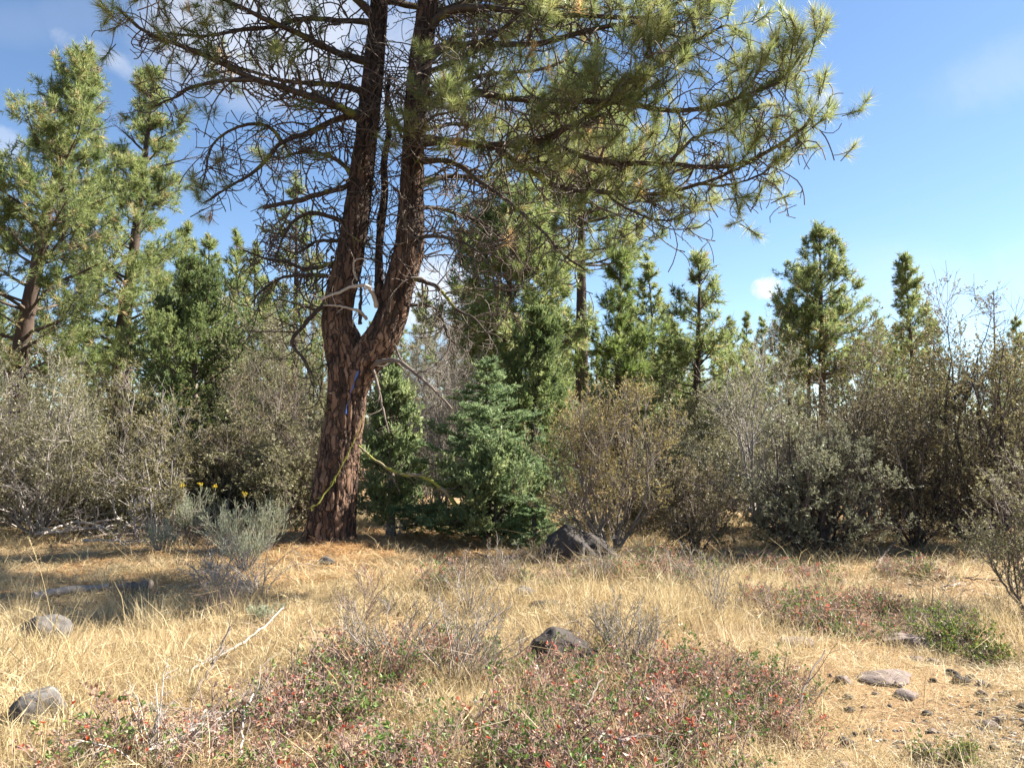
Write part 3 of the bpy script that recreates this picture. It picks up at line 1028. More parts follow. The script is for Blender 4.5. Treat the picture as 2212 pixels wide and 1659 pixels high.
def stick(name, label, cat, pts, r0, r1, mat, sides=8, n=18, twigs=0, seed=1, wob=0.006, group=None, tlen=(0.1, 0.4), tmat=None, turn=0.8, up=0.0, parent=None):
    rng = np.random.default_rng(seed)
    c = smooth_path(np.array(pts, float), n)
    c += rng.normal(0, wob, c.shape)
    r = (r0 + (r1 - r0) * np.linspace(0, 1, n)) * (1 + 0.08 * rng.normal(size=n))
    a = Acc()
    tubes(a, c, r, sides, 0.5, 0, True)
    tubes(a, c[:2][::-1], r[:2][::-1], sides, 0.5, 0, True)
    if parent is not None:
        o = obj(name, a, mat, parent)
    else:
        o = tag(obj(name, a, mat), label, cat, group)
    if twigs:
        t = Acc()
        p1, q1, _, _, _ = sprout(c[None], r[None], twigs, 0.2, 1.0, tlen, (25, 70), 7, rng, turn, up, 0.10, 0.5, 0.3)
        q1 = np.clip(q1, 0.002, 0.02)
        tubes(t, p1, q1, 4)
        p2, q2, _, _, _ = sprout(p1, q1, 2, 0.3, 0.95, (tlen[0] * 0.5, tlen[1] * 0.5), (25, 60), 5, rng, turn, up, 0.1, 0.6, 0.3)
        tubes(t, p2, np.clip(q2, 0.002, 0.01), 3)
        obj('twigs', t, tmat or mat, o)['kind'] = 'stuff'
    return o


# bleached dead branches of the fork (parts of the pine)
for i, (pts, w0, w1, mt, tw) in enumerate([
    ([(814, 663, 11.75), (806, 636, 11.6), (794, 619, 11.5), (774, 617, 11.45), (735, 630, 11.4), (692, 648, 11.35)], 11, 5, 'deadwood', 6),
    ([(792, 689, 11.8), (775, 672, 11.6), (758, 667, 11.5), (730, 661, 11.45), (698, 659, 11.4)], 8, 3, 'deadwood', 4),
    ([(772, 606, 11.6), (764, 585, 11.55), (768, 562, 11.5), (786, 560, 11.5), (790, 580, 11.5)], 5, 2, 'deadwood', 2),
    ([(778, 700, 11.95), (778, 670, 11.9), (780, 640, 11.85), (776, 600, 11.8)], 9, 4, 'bark_limb', 5),
    ([(812, 786, 11.7), (836, 779, 11.5), (862, 781, 11.3), (902, 811, 11.1), (942, 847, 10.95), (978, 884, 10.8)], 12, 4, 'deadwood_dark', 10),
    ([(806, 800, 11.7), (816, 830, 11.6), (826, 879, 11.5), (836, 920, 11.4), (840, 936, 11.4)], 8, 3, 'deadwood_dark', 5),
    ([(852, 745, 11.8), (862, 770, 11.9), (872, 790, 12.0)], 7, 3, 'deadwood_dark', 4),
]):
    stick('dead_branch', None, None, [P(*q) for q in pts], w0 / 2 / FPX * 11.5, w1 / 2 / FPX * 11.4, mt, 8, 20, tw, 40 + i, 0.004, tlen=(0.15, 0.5), turn=1.4, parent=PINE)

stick('mossy_stick', 'thin yellow-green mossy stick leaning across the reddish pine trunk', 'stick',
      [P(*q) for q in [(794, 880, 11.66), (770, 939, 11.58), (742, 999, 11.53), (702, 1067, 11.48), (684, 1090, 11.42), (668, 1097, 11.4)]], 0.004, 0.013, 'moss', 7, 30, 9, 70, 0.007, tlen=(0.05, 0.16), tmat='moss')
stick('mossy_branch', 'crooked yellow mossy branch arching from the pine to the fir', 'branch',
      [P(*q) for q in [(774, 962, 11.9), (800, 985, 12.0), (830, 1007, 12.0), (870, 1025, 12.0), (910, 1027, 12.0), (954, 1055, 12.0), (982, 1087, 12.05), (1000, 1125, 12.1)]], 0.012, 0.042, 'mossy_bark', 9, 36, 14, 71, 0.008, tlen=(0.2, 0.6), tmat='deadwood_dark')


def ribbon():
    a = Acc()
    pts = np.array([P(*q) for q in [(774, 800, 11.55), (768, 815, 11.56), (764, 836, 11.55), (756, 848, 11.56), (757, 864, 11.55), (750, 876, 11.56), (747, 894, 11.56)]])
    c = smooth_path(pts, 16)
    c[:, 0] += 0.008 * np.sin(np.linspace(0, 14, 16))
    w = 0.016 * np.abs(np.sin(np.linspace(0.3, 11, 16))) + 0.002
    s = np.stack([np.cos(np.linspace(0, 2.2, 16)), -0.3 * np.ones(16), np.zeros(16)], 1)
    V = np.concatenate([c - s * w[:, None], c + s * w[:, None]])
    f = [[i, i + 1, 17 + i, 16 + i] for i in range(15)]
    a.add(V, f)
    tag(obj('flagging_ribbon', a, 'ribbon_blue'), 'narrow blue ribbon hanging on the pine trunk below the fork', 'ribbon')


ribbon()


# ------------------------------------------------------------------ other conifers
def trunk_obj(parent, c, r, mat, sides=14, seed=0):
    a = Acc()
    n = len(c)
    rng = np.random.default_rng(seed)
    tg = unit(np.gradient(c, axis=0))
    s = unit(np.cross(tg, np.array([0.0, 1.0, 0.03])))
    w = np.cross(s, tg)
    th = np.arange(sides) / sides * 2 * math.pi
    U, V = np.meshgrid(th, np.linspace(0, np.linalg.norm(c[-1] - c[0]), n))
    f1, f2, cid = worley(U / 6.2832 * 8, V * 3.2, 8, seed)
    e = np.clip((f2 - f1) / 0.3, 0, 1)
    rr = r[:, None] * (1 + 0.10 * (e - 0.5) + 0.05 * (cid - 0.5)) * np.where(V < 0.5, 1 + 0.5 * (0.5 - V) ** 2 * 2, 1)
    Vv = c[:, None] + (s[:, None] * np.cos(U)[..., None] + w[:, None] * np.sin(U)[..., None]) * rr[..., None]
    idx = np.arange(n * sides).reshape(n, sides)
    a_, b_ = idx[:-1], idx[1:]
    a.add(Vv.reshape(-1, 3), np.stack([a_, np.roll(a_, -1, 1), np.roll(b_, -1, 1), b_], -1).reshape(-1, 4), (0.2 + 0.6 * e * (0.4 + 0.6 * cid)).ravel(), 0, True)
    return obj('trunk', a, mat, parent)


def pine(name, label, trunk_px, d, r0, crown_y, spread, nl, seed, group=None, mat='pine_needle_far', shape=1.0, droop=0.0, subs=7, nn=16, nlen=0.17, nw=0.012, limbs=True, dens=1.0, tipshare=0.8, asym=0.0, dead_low=0):
    """trunk_px: list of (px,py) from top to bottom in the picture; base on the ground. crown_y: picture row where the crown starts"""
    rng = np.random.default_rng(seed)
    pts = np.array([P(px, py, d) for px, py in trunk_px][::-1])
    base = pts[0].copy()
    base[2] = float(gz(base[0], base[1])) - 0.1
    if pts[0][2] > 0.3:
        pts = np.concatenate([[base], pts])
    else:
        pts[0] = base
    root = thing(name, label, 'tree', tuple(base), 0, group)
    pts = pts - base
    c = smooth_path(pts, 60)
    H = c[-1, 2]
    t = np.linspace(0, 1, 60)
    r = r0 * (1 - 0.93 * t ** 0.9) + 0.008
    trunk_obj(root, c, r, 'bark_far', 14, seed)
    z0 = P(trunk_px[0][0], crown_y, d)[2] - base[2]
    zs = z0 + (H - z0) * np.sort(rng.random(nl)) ** 0.95
    crown = Acc()
    az0 = rng.random() * 6.28
    for k, z in enumerate(zs):
        i = int(np.argmin(abs(c[:, 2] - z)))
        f = (z - z0) / (H - z0)
        prof = (1 - f) ** shape * (0.55 + 0.45 * min(1, f * 5)) + 0.05
        L = spread * prof * (0.5 + 0.75 * rng.random())
        az = az0 + k * 2.399 + rng.normal(0, 0.3)
        L *= 1 + asym * math.cos(az)
        d3 = np.array([[math.cos(az), math.sin(az), -droop + 0.15 + 0.55 * f]])
        lp, le = grow(c[i:i + 1], d3, L, 10, rng, 0.25, 0.35 + droop, 0.05)
        lr = np.linspace(max(0.10 * r0 + 0.004 * L, 0.010) * 1.2, 0.005, 10)[None]
        a = Acc()
        tubes(a, lp, lr, 5)
        ns = max(3, int(subs * L / 1.5 * dens) + 2)
        bare = k < dead_low or rng.random() < 0.10
        s1, sr1, se1, _, st = sprout(lp, lr, ns, 0.22, 1.0, (0.30 * L, 0.55 * L), (30, 70), 7, rng, 0.4, 0.45, 0.07, 0.5, 0.55, 0.25)
        sr1 = np.clip(sr1, 0.004, 0.012)
        tubes(a, s1[:, ::3], sr1[:, ::3], 3)
        s2, sr2, se2, _, _ = sprout(s1, sr1, 4, 0.25, 1.0, (0.12, 0.36), (25, 60), 5, rng, 0.3, 0.4, 0.07, 0.7, 0.3)
        spikes(a, s2, np.clip(sr2, 0.004, 0.008), rng)
        if not bare:
            for pp, ee in ((lp[:, -1], le), (s1[:, -1], se1), (s2[:, -1], se2)):
                kk = rng.random(len(pp)) < (tipshare + 0.15)
                tuft_needles(crown, pp[kk], ee[kk], nn, nlen, nw, rng, 0.14, 0, 0.05)
            pp, ee, _ = along(s1, 2, 0.45, 0.98, rng)
            tuft_needles(crown, pp, unit(ee + np.array([0, 0, 0.5])), nn, nlen, nw, rng, 0.14, 0, 0.06)
        obj('limb', a, 'twig_dark', root)
    o = obj('crown', crown, mat, root)
    o['kind'] = 'stuff'
    return root


pine('ponderosa_pine', 'tall bushy pine with a leaning trunk beside the twiggy olive shrubs', [(192, 128), (172, 220), (135, 330), (105, 450), (75, 600), (48, 745), (30, 900), (12, 1080)], 20, 0.30, 850, 3.2, 92, 101, shape=0.74, subs=10, nn=16, nw=0.0165, dens=1.0)
pine('ponderosa_pine', 'tall straight pine behind the leaning bushy pine', [(330, 165), (318, 300), (300, 450), (282, 600), (265, 720), (258, 900), (252, 1070)], 23, 0.30, 860, 2.5, 80, 102, shape=0.58, subs=10, nn=16, nw=0.0175, dens=1.0)
pine('ponderosa_pine', 'shorter bushy pine beside the leaning pine, away from the forked one', [(-60, 330), (-58, 480), (-52, 700), (-55, 1070)], 22, 0.24, 900, 2.0, 40, 111, shape=0.7, subs=7, nn=12, nw=0.018)
pine('ponderosa_pine', 'slender pine rising just behind the bare hooked limbs', [(640, 375), (640, 520), (638, 700), (636, 1040)], 28, 0.16, 800, 1.75, 40, 103, shape=0.7, nn=11, nw=0.028)
pine('ponderosa_pine', 'tall straight pine with a bare reddish trunk behind the green juniper', [(1258, 190), (1257, 350), (1256, 560), (1256, 700), (1257, 780), (1258, 1065)], 24, 0.27, 600, 3.3, 80, 104, shape=0.5, droop=0.3, subs=10, nn=14, nw=0.021)
pine('ponderosa_pine', 'dark dense pine behind the fir and the forked pine', [(1098, 420), (1100, 560), (1098, 700), (1096, 1085)], 20.5, 0.20, 900, 2.4, 86, 105, shape=0.42, droop=0.15, subs=10, nn=14, nw=0.021)
pine('young_pine', 'young bright green pine beside the bare reddish trunk', [(1340, 560), (1338, 680), (1336, 800), (1334, 1085)], 20, 0.10, 930, 1.25, 60, 106, mat='pine_needle_young', shape=0.62, nn=14, nw=0.020)
pine('ponderosa_pine', 'narrow-topped pine with a dark trunk beside the olive shrubs', [(1512, 565), (1510, 680), (1506, 800), (1504, 930), (1502, 1085)], 21, 0.17, 980, 1.9, 70, 107, shape=0.8, droop=0.2, nn=14, nw=0.020)
pine('ponderosa_pine', 'cone-shaped pine with a broad open crown standing above the shrubs', [(1770, 488), (1772, 600), (1775, 720), (1776, 800), (1778, 1030)], 34, 0.22, 860, 3.0, 82, 108, shape=0.80, nn=12, nw=0.026, nlen=0.19, subs=9)
pine('ponderosa_pine', 'thin pine stem growing close against the cone-shaped pine', [(1742, 590), (1745, 700), (1748, 1030)], 34.6, 0.12, 830, 1.6, 40, 109, shape=0.7, nn=12, nw=0.026, nlen=0.19)
pine('ponderosa_pine', 'narrow sparse pine beside the leafless dead tree', [(1950, 550), (1958, 620), (1966, 720), (1972, 800), (1974, 1025)], 38, 0.17, 830, 1.6, 54, 110, shape=0.7, nn=12, nw=0.028, nlen=0.19, subs=8)


def dead_tree():
    rng = np.random.default_rng(9)
    d = 36
    base = P(2148, 1028, d)
    base[2] = float(gz(base[0], base[1])) - 0.1
    top = P(2146, 628, d)
    root = thing('dead_tree', 'leafless dead tree with thin bare branches behind the shrubs', 'tree', tuple(base))
    c = smooth_path(np.array([[0, 0, 0], (top - base) * 0.5 + [0.05, 0, 0], top - base]), 40)
    r = np.linspace(0.11, 0.012, 40)
    trunk_obj(root, c, r, 'deadwood_dark', 10, 3)
    H = c[-1, 2]
    for k in range(34):
        z = H * (0.45 + 0.54 * k / 34)
        i = int(np.argmin(abs(c[:, 2] - z)))
        az = k * 2.4
        L = 1.5 * (1 - k / 40) * (0.6 + 0.6 * rng.random())
        lp, _ = grow(c[i:i + 1], np.array([[math.cos(az), math.sin(az), 0.5]]), L, 8, rng, 0.3, 0.3, 0.08)
        lr = np.linspace(0.022, 0.008, 8)[None]
        a = Acc()
        tubes(a, lp, lr, 4)
        s1, q1, _, _, _ = sprout(lp, lr, 6, 0.2, 1, (0.2, 0.6), (30, 70), 5, rng, 0.4, 0.2, 0.08, 0.6)
        tubes(a, s1, np.clip(q1, 0.006, 0.012), 3)
        obj('limb', a, 'deadwood_dark', root)


dead_tree()


def far_pine_meshes(seed, H=9.0, spread=1.7, shape=0.75, z0=0.12, nl=64):
    """small distant pine: trunk and crown"""
    rng = np.random.default_rng(seed)
    c = smooth_path(np.array([[0, 0, 0], [0.1 * rng.normal(), 0, H * 0.5], [0, 0, H]]), 24)
    ta = Acc()
    tubes(ta, c, np.linspace(0.15, 0.012, 24), 8)
    cr = Acc()
    for k in range(nl):
        f = (k + rng.random()) / nl
        z = H * (z0 + (1 - z0) * f)
        i = int(np.argmin(abs(c[:, 2] - z)))
        L = spread * ((1 - f) ** shape * (0.6 + 0.4 * min(1, f * 5)) + 0.06) * (0.65 + 0.55 * rng.random())
        az = k * 2.4 + rng.normal(0, 0.3)
        lp, le = grow(c[i:i + 1], np.array([[math.cos(az), math.sin(az), 0.1 + 0.5 * f]]), L, 7, rng, 0.25, 0.4, 0.06)
        lr = np.linspace(0.022, 0.007, 7)[None]
        tubes(ta, lp, lr, 3)
        s1, sr1, se1, _, _ = sprout(lp, lr, max(3, int(L * 6)), 0.2, 1.0, (0.3 * L, 0.5 * L), (30, 70), 5, rng, 0.4, 0.4, 0.07, 0.5, 0.5, 0.2)
        tubes(ta, s1, np.clip(sr1, 0.006, 0.012), 3)
        pp, ee, _ = along(s1, 3, 0.3, 1.0, rng)
        pp = np.concatenate([pp, s1[:, -1], lp[:, -1]])
        ee = np.concatenate([ee, se1, le])
        tuft_needles(cr, pp, unit(ee + np.array([0, 0, 0.35])), 11, 0.24, 0.034, rng, 0.16, 0, 0.05)
    return ta.mesh('trunk', ['bark_far']), cr.mesh('crown', ['pine_needle_far'])


FARP = [far_pine_meshes(200, z0=0.03), far_pine_meshes(201, 9, 1.4, 0.6, 0.04), far_pine_meshes(202, 9, 2.2, 0.8, 0.03, 76), far_pine_meshes(203, 9, 1.1, 0.6, 0.06, 56)]


def far_pine(px, py, d, var, label, group=None, k=0):
    top = P(px, py, d)
    z = float(gz(top[0], d)) - 0.1
    root = thing('distant_pine', label, 'tree', (top[0], d, z), k * 1.7, group)
    s = (top[2] - z) / 9.0
    root.scale = (max(s, 0.75), max(s, 0.75), s)
    for nm, me in zip(('trunk', 'crown'), FARP[var]):
        o = bpy.data.objects.new(nm, me)
        link(o, root)
        if nm == 'crown':
            o['kind'] = 'stuff'
    return root


for k, (px, py, d, var, lab) in enumerate([
    (402, 488, 31, 1, 'slim pine whose pointed top rises above the dark juniper'),
    (452, 515, 33, 1, 'slim pine standing next to the pointed one over the juniper'),
    (512, 505, 36, 3, 'thin spire-like pine in the sky gap beside the forked pine'),
    (552, 530, 38, 0, 'small pine half hidden by the bare hooked limbs'),
    (1612, 678, 44, 3, 'short spire-topped pine beside the small white cloud'),
    (1645, 690, 46, 3, 'short slim pine under the small white cloud'),
    (1900, 700, 44, 2, 'low round-topped pine next to the cone-shaped pine'),
    (1925, 735, 40, 0, 'low pine just in front of the narrow sparse pine'),
    (2014, 690, 46, 1, 'low pine with a blunt top behind the tall leafy shrub'),
    (2195, 690, 46, 1, 'slim low pine past the leafless dead tree'),
    (1700, 650, 40, 0, 'small pine leaning against the broad cone-shaped crown'),
    (1400, 560, 30, 2, 'loose pine behind the young bright green pine'),
    (1180, 480, 32, 2, 'hazy green pine behind the dark dense one'),
    (700, 640, 34, 0, 'small green pine behind the furrowed trunk'),
    (985, 690, 30, 2, 'small dark pine seen under the dead grey limb'),
    (1360, 640, 27, 2, 'bushy pine filling the gap beside the young bright green pine'),
    (1450, 690, 28, 0, 'loose green pine next to the narrow-topped pine'),
    (1575, 690, 31, 2, 'bushy low pine on the other side of the narrow-topped pine'),
    (580, 610, 30, 2, 'bushy pine between the broad juniper and the forked pine'),
    (1030, 600, 29, 2, 'broad pine in the shade behind the dark dense one'),
]):
    far_pine(px, py, d, var, lab, None, k)
rngF = np.random.default_rng(77)
for k in range(72):                                       # the wood behind
    px = -250 + k * 39 + rngF.normal(0, 14)
    d = 42 + 30 * rngF.random()
    right = px > 1500
    py = (775 if right else 715) + rngF.normal(0, 40)
    far_pine(px, py, d, k % 4, ('middling pine', 'slim pine', 'broad bushy pine', 'thin spire-like pine')[k % 4] + ' of the far wood that closes the view behind the shrubs', 'pines of the wood behind', k)


def juniper(name, label, px, top, base_d, halfw, seed, mat='juniper_leaf', nl=60, leaf=(0.05, 0.10), lw=0.022, shape=0.55, lean=0.0, upl=0.7, per=26, cat='tree', low=0.04):
    rng = np.random.default_rng(seed)
    d = base_d
    tp = P(px, top, d)
    x0 = tp[0] - lean
    z0 = float(gz(x0, d)) - 0.05
    root = thing(name, label, cat, (x0, d, z0))
    H = tp[2] - z0
    Wd = halfw / FPX * d
    c = smooth_path(np.array([[0, 0, 0], [lean * 0.3 + 0.06 * rng.normal(), 0, H * 0.4], [lean, 0, H]]), 30)
    r = np.linspace(0.055 * H / 3 + 0.03, 0.008, 30)
    trunk_obj(root, c, r, 'shrub_bark', 10, seed)
    crown = Acc()
    for k in range(nl):
        f = (k + rng.random()) / nl
        z = H * (low + (0.97 - low) * f)
        i = int(np.argmin(abs(c[:, 2] - z)))
        prof = (1 - f) ** shape * (0.75 + 0.25 * min(1, f * 4)) + 0.04
        L = Wd * prof * (0.65 + 0.6 * rng.random())
        az = k * 2.399 + rng.normal(0, 0.4)
        lp, le = grow(c[i:i + 1], np.array([[math.cos(az), math.sin(az), 0.25 + 0.5 * f]]), L * 1.1, 9, rng, 0.3, upl, 0.07)
        lr = np.linspace(0.012 + 0.010 * L, 0.004, 9)[None]
        a = Acc()
        tubes(a, lp, lr, 4)
        ns = max(5, int(16 * L) + 4)
        s1, q1, e1, _, _ = sprout(lp, lr, ns, 0.15, 1.0, (0.22 * L + 0.06, 0.42 * L + 0.1), (25, 70), 6, rng, 0.5, upl, 0.09, 0.5, 0.5)
        q1 = np.clip(q1, 0.003, 0.008)
        tubes(a, s1[:, ::2], q1[:, ::2], 3)
        s2, q2, e2, _, _ = sprout(s1, q1, 4, 0.15, 1.0, (0.08, 0.24), (25, 60), 4, rng, 0.4, upl, 0.09, 0.7, 0.3)
        pp, ee, pi = along(s2, per // 2, 0.0, 1.0, rng)
        spread = perp(ee, rng)
        dd = unit(ee + spread * (0.35 + 0.5 * rng.random((len(pp), 1))) + np.array([0, 0, 0.25]))
        tv = np.clip(0.5 + 0.22 * rng.normal() + rng.normal(0, 0.16, len(s2)), 0, 1)[pi]
        leaves3(crown, pp, dd, leaf[0] + (leaf[1] - leaf[0]) * rng.random(len(pp)), lw * 1.4, rng, np.clip(tv + rng.normal(0, 0.1, len(pp)), 0, 1))
        obj('limb', a, 'twig_dark', root)
    o = obj('crown', crown, mat, root)
    o['kind'] = 'stuff'
    return root


juniper('juniper_tree', 'broad dark green juniper below the slim pointed pines', 425, 575, 17.5, 190, 301, nl=76, shape=0.55, per=30, leaf=(0.05, 0.09), lw=0.018)
juniper('juniper_tree', 'small soft green juniper close beside the furrowed pine trunk', 848, 800, 13.2, 100, 302, 'juniper_leaf_pale', nl=46, shape=0.6, per=24)
juniper('juniper_tree', 'tall green juniper between the fir and the bare reddish trunk', 1160, 672, 15.5, 128, 303, 'juniper_leaf', nl=72, shape=0.6, per=30, leaf=(0.045, 0.085), lw=0.016)
juniper('juniper_shrub', 'low feathery juniper skirting the foot of the fir', 1080, 1000, 12.2, 135, 304, 'juniper_leaf_pale', nl=30, shape=0.35, per=22, cat='shrub', low=0.02)


def fir(label, px, top, d, halfw, seed, low=0.03, nl=70):
    rng = np.random.default_rng(seed)
    tp = P(px, top, d)
    z0 = float(gz(tp[0], d)) - 0.05
    root = thing('fir_tree', label, 'tree', (tp[0], d, z0))
    H = tp[2] - z0
    Wd = halfw / FPX * d
    c = smooth_path(np.array([[0, 0, 0], [0.03, 0, H * 0.5], [0, 0, H]]), 30)
    trunk_obj(root, c, np.linspace(0.085, 0.008, 30), 'shrub_bark_dark', 10, seed)
    crown = Acc()
    for k in range(nl):
        f = (k + 0.5 * rng.random()) / nl
        z = H * (low + (0.98 - low) * f)
        i = int(np.argmin(abs(c[:, 2] - z)))
        L = Wd * ((1 - f) ** 0.8 + 0.03) * (0.75 + 0.4 * rng.random())
        az = k * 2.399 + rng.normal(0, 0.25)
        lp, le = grow(c[i:i + 1], np.array([[math.cos(az), math.sin(az), -0.12 + 0.35 * f]]), L, 9, rng, 0.15, 0.25, 0.03)
        lr = np.linspace(0.010 + 0.006 * L, 0.003, 9)[None]
        a = Acc()
        tubes(a, lp, lr, 4)
        ns = max(6, int(20 * L))
        s1, q1, e1, _, _ = sprout(lp, lr, ns, 0.08, 1.0, (0.35 * L, 0.5 * L), (40, 62), 6, rng, 0.15, 0.12, 0.03, 0.5, 0.65, 0.92)
        q1 = np.clip(q1, 0.002, 0.006)
        tubes(a, s1, q1, 3)
        s2, q2, _, _, _ = sprout(s1, q1, 4, 0.15, 1.0, (0.06, 0.2), (35, 55), 4, rng, 0.1, 0.15, 0.03, 0.7, 0.4, 0.9)
        tv0 = 0.45 + 0.15 * rng.normal()
        for paths, m, t0 in ((s1, 26, 0.1), (s2, 16, 0.0), (lp, 40, 0.4)):
            pp, ee, pi = along(paths, m, t0, 1.0, rng)
            sd = perp(ee, rng)
            sd[:, 2] = np.abs(sd[:, 2]) * 0.8
            dd = unit(ee * 0.7 + unit(sd) * 0.8)
            leaves3(crown, pp, dd, 0.034 + 0.024 * rng.random(len(pp)), 0.015, rng, np.clip(tv0 + rng.normal(0, 0.2, len(pp)), 0, 1))
        obj('limb', a, 'twig_dark', root)
    o = obj('crown', crown, 'fir_needle', root)
    o['kind'] = 'stuff'
    return root


fir('layered blue-green young fir beside the small soft juniper', 1050, 775, 12.9, 195, 311)
fir('low spreading fir seedling at the foot of the tall juniper', 1150, 1085, 11.9, 75, 312, nl=24)


# ------------------------------------------------------------------ shrubs
def shrub(name, label, px, top, d, halfw, seed, leaf_m='shrub_leaf', stem_m='shrub_bark', nst=7, thick=0.022, leaf=(0.016, 0.028), lw=0.011, nleaf=7, n1=8, n2=6, n3=4,
          fan=0.9, up=0.35, group=None, cat='shrub', base_shift=0.0, dead=False, live=0.75, clear=0.06, jit=0.09):
    rng = np.random.default_rng(seed)
    tp = P(px, top, d)
    x0 = tp[0] + base_shift
    z0 = float(gz(x0, d)) - 0.03
    root = thing(name, label, cat, (x0, d, z0), 0, group)
    H = (tp[2] - z0) * 1.07
    Wd = halfw / FPX * d
    crown, tw = Acc(), Acc()
    nst = int(round(nst * 1.3))
    for k in range(nst):
        az = k * 2.399 + rng.normal(0, 0.4)
        out = (0.15 + 0.85 * ((k + 0.5) / nst) ** 0.7) * fan
        tgt = np.array([math.cos(az) * Wd * out, math.sin(az) * Wd * out * 0.9, H * (1.0 - 0.62 * out**2) * (0.85 + 0.2 * rng.random())])
        b = np.array([math.cos(az), math.sin(az), 0]) * 0.10 * rng.random()
        mid = b * 0.4 + tgt * 0.5 + np.array([0, 0, -0.10 * H * out]) + rng.normal(0, 0.05 * H, 3)
        c = smooth_path(np.array([b, mid, tgt]), 16)
        c[1:] += np.cumsum(rng.normal(0, 0.012 * H / 2, (15, 3)), 0)
        r = np.linspace(thick * (0.7 + 0.5 * rng.random()), 0.005, 16)
        a = Acc()
        tubes(a, c, r, 7)
        so = obj('stem', a, stem_m, root)
        s1, q1, e1, _, _ = sprout(c[None], r[None], n1, clear, 1.0, (0.22 * H, 0.50 * H), (25, 65), 7, rng, 0.6, up, jit, 0.55, 0.55)
        q1 = np.clip(q1, 0.004, 0.02)
        tubes(tw, s1, q1, 3)
        s2, q2, e2, pi2, _ = sprout(s1, q1, n2, 0.2, 1.0, (0.08 * H, 0.24 * H), (25, 65), 3, rng, 0.6, up, jit, 0.6, 0.4)
        q2 = np.clip(q2, 0.0028, 0.008)
        tubes(tw, s2, q2, 3)
        s3, q3, e3, pi3, _ = sprout(s2, q2, n3, 0.2, 1.0, (0.035 * H, 0.11 * H), (25, 60), 4, rng, 0.5, up, jit, 0.7, 0.3)
        q3 = np.clip(q3, 0.0022, 0.004)
        spikes(tw, s3, q3, rng)
        if not dead:
            alive = rng.random(len(s1)) < live
            al2 = alive[pi2] & (rng.random(len(s2)) < 0.88)
            for paths, m in ((s3[al2[pi3]], nleaf + 3), (s2[al2], nleaf)):
                pp, ee, pi = along(paths, m, 0.35, 1.0, rng)
                dd = unit(ee + perp(ee, rng) * (0.5 + 0.6 * rng.random((len(pp), 1))))
                leaves3(crown, pp, dd, 1.2 * (leaf[0] + (leaf[1] - leaf[0]) * rng.random(len(pp))), lw * (1.0 + 0.8 * rng.random(len(pp))), rng, np.clip(0.45 + rng.normal(0, 0.22, len(pp)), 0, 1))
    obj('twigs', tw, stem_m, root)['kind'] = 'stuff'
    if not dead:
        obj('crown', crown, leaf_m, root)['kind'] = 'stuff'
    return root


BIG = dict(leaf=(0.022, 0.040), lw=0.017)
shrub('mahogany_shrub', 'wide pale olive twiggy shrub in front of the leaning bushy pine', 95, 790, 13.6, 195, 401, 'shrub_leaf_dusty', 'shrub_bark_pale', 10, 0.024, nleaf=6, n1=10, n2=7, **BIG)
shrub('mahogany_shrub', 'tall sprawling olive shrub at the edge of the dry meadow', -90, 820, 12.5, 170, 402, 'shrub_leaf', 'shrub_bark_pale', 8, 0.022, nleaf=6, n1=9, n2=6, **BIG)
shrub('mahogany_shrub', 'gaunt shrub with pale crooked stems in front of the dark juniper', 318, 850, 13.4, 85, 403, 'shrub_leaf', 'shrub_bark_pale', 6, 0.026, nleaf=5, n1=7, n2=5, clear=0.35, **BIG)
shrub('mahogany_shrub', 'small dark-leaved shrub with pale stems behind the yellow-flowered rabbitbrush', 345, 985, 12.4, 80, 404, 'shrub_leaf', 'shrub_bark_pale', 7, 0.018, nleaf=5, n1=7, n2=5, **BIG)
shrub('mahogany_shrub', 'greyish brown shrub reaching into the sky gap behind the pine', 618, 690, 17, 120, 405, 'shrub_leaf_dusty', 'shrub_bark', 9, 0.024, nleaf=5, n1=9, n2=7, leaf=(0.025, 0.045), lw=0.02)
shrub('mahogany_shrub', 'dark tangled shrub behind the furrowed trunk', 575, 850, 14.6, 140, 406, 'shrub_leaf_brown', 'shrub_bark', 10, 0.024, nleaf=5, n1=9, n2=7, **BIG)
shrub('mahogany_shrub', 'shadowed tangle of brush below the broad juniper', 470, 960, 14.2, 110, 416, 'shrub_leaf', 'shrub_bark_dark', 8, 0.020, nleaf=5, n1=8, n2=6, **BIG)
shrub('dead_shrub', 'bare grey thicket of fine dead twigs behind the small juniper', 935, 745, 15.5, 105, 407, None, 'twig_grey', 14, 0.016, n1=12, n2=8, n3=5, dead=True, fan=0.8)
shrub('mahogany_shrub', 'upright golden olive shrub rising behind the split boulder', 1322, 850, 11.1, 150, 408, 'shrub_leaf_gold', 'shrub_bark', 8, 0.026, nleaf=8, n1=11, n2=7, leaf=(0.016, 0.030), lw=0.012, base_shift=-0.02, live=0.62, fan=0.82, up=0.6)
shrub('mahogany_shrub', 'low grey-brown bush beside the golden olive shrub', 1500, 1010, 11.4, 125, 409, 'shrub_leaf_brown', 'shrub_bark', 10, 0.016, nleaf=6, n1=9, n2=7, leaf=(0.018, 0.032), lw=0.013)
shrub('mahogany_shrub', 'pale-stemmed tall shrub in front of the narrow-topped pine', 1630, 715, 14.2, 130, 410, 'shrub_leaf_dusty', 'shrub_bark_pale', 6, 0.032, live=0.6, nleaf=5, n1=9, n2=7, **BIG)
shrub('mahogany_shrub', 'dense olive shrub on one short dark trunk above the shaded soil', 1752, 930, 11.3, 165, 411, 'shrub_leaf_grey', 'shrub_bark_dark', 11, 0.050, nleaf=7, n1=10, n2=7, leaf=(0.018, 0.034), lw=0.014)
shrub('mahogany_shrub', 'broad brown shrub with dark forking limbs behind the short-trunked one', 1862, 770, 13.6, 180, 412, 'shrub_leaf_brown', 'shrub_bark', 11, 0.036, nleaf=6, n1=10, n2=7, **BIG)
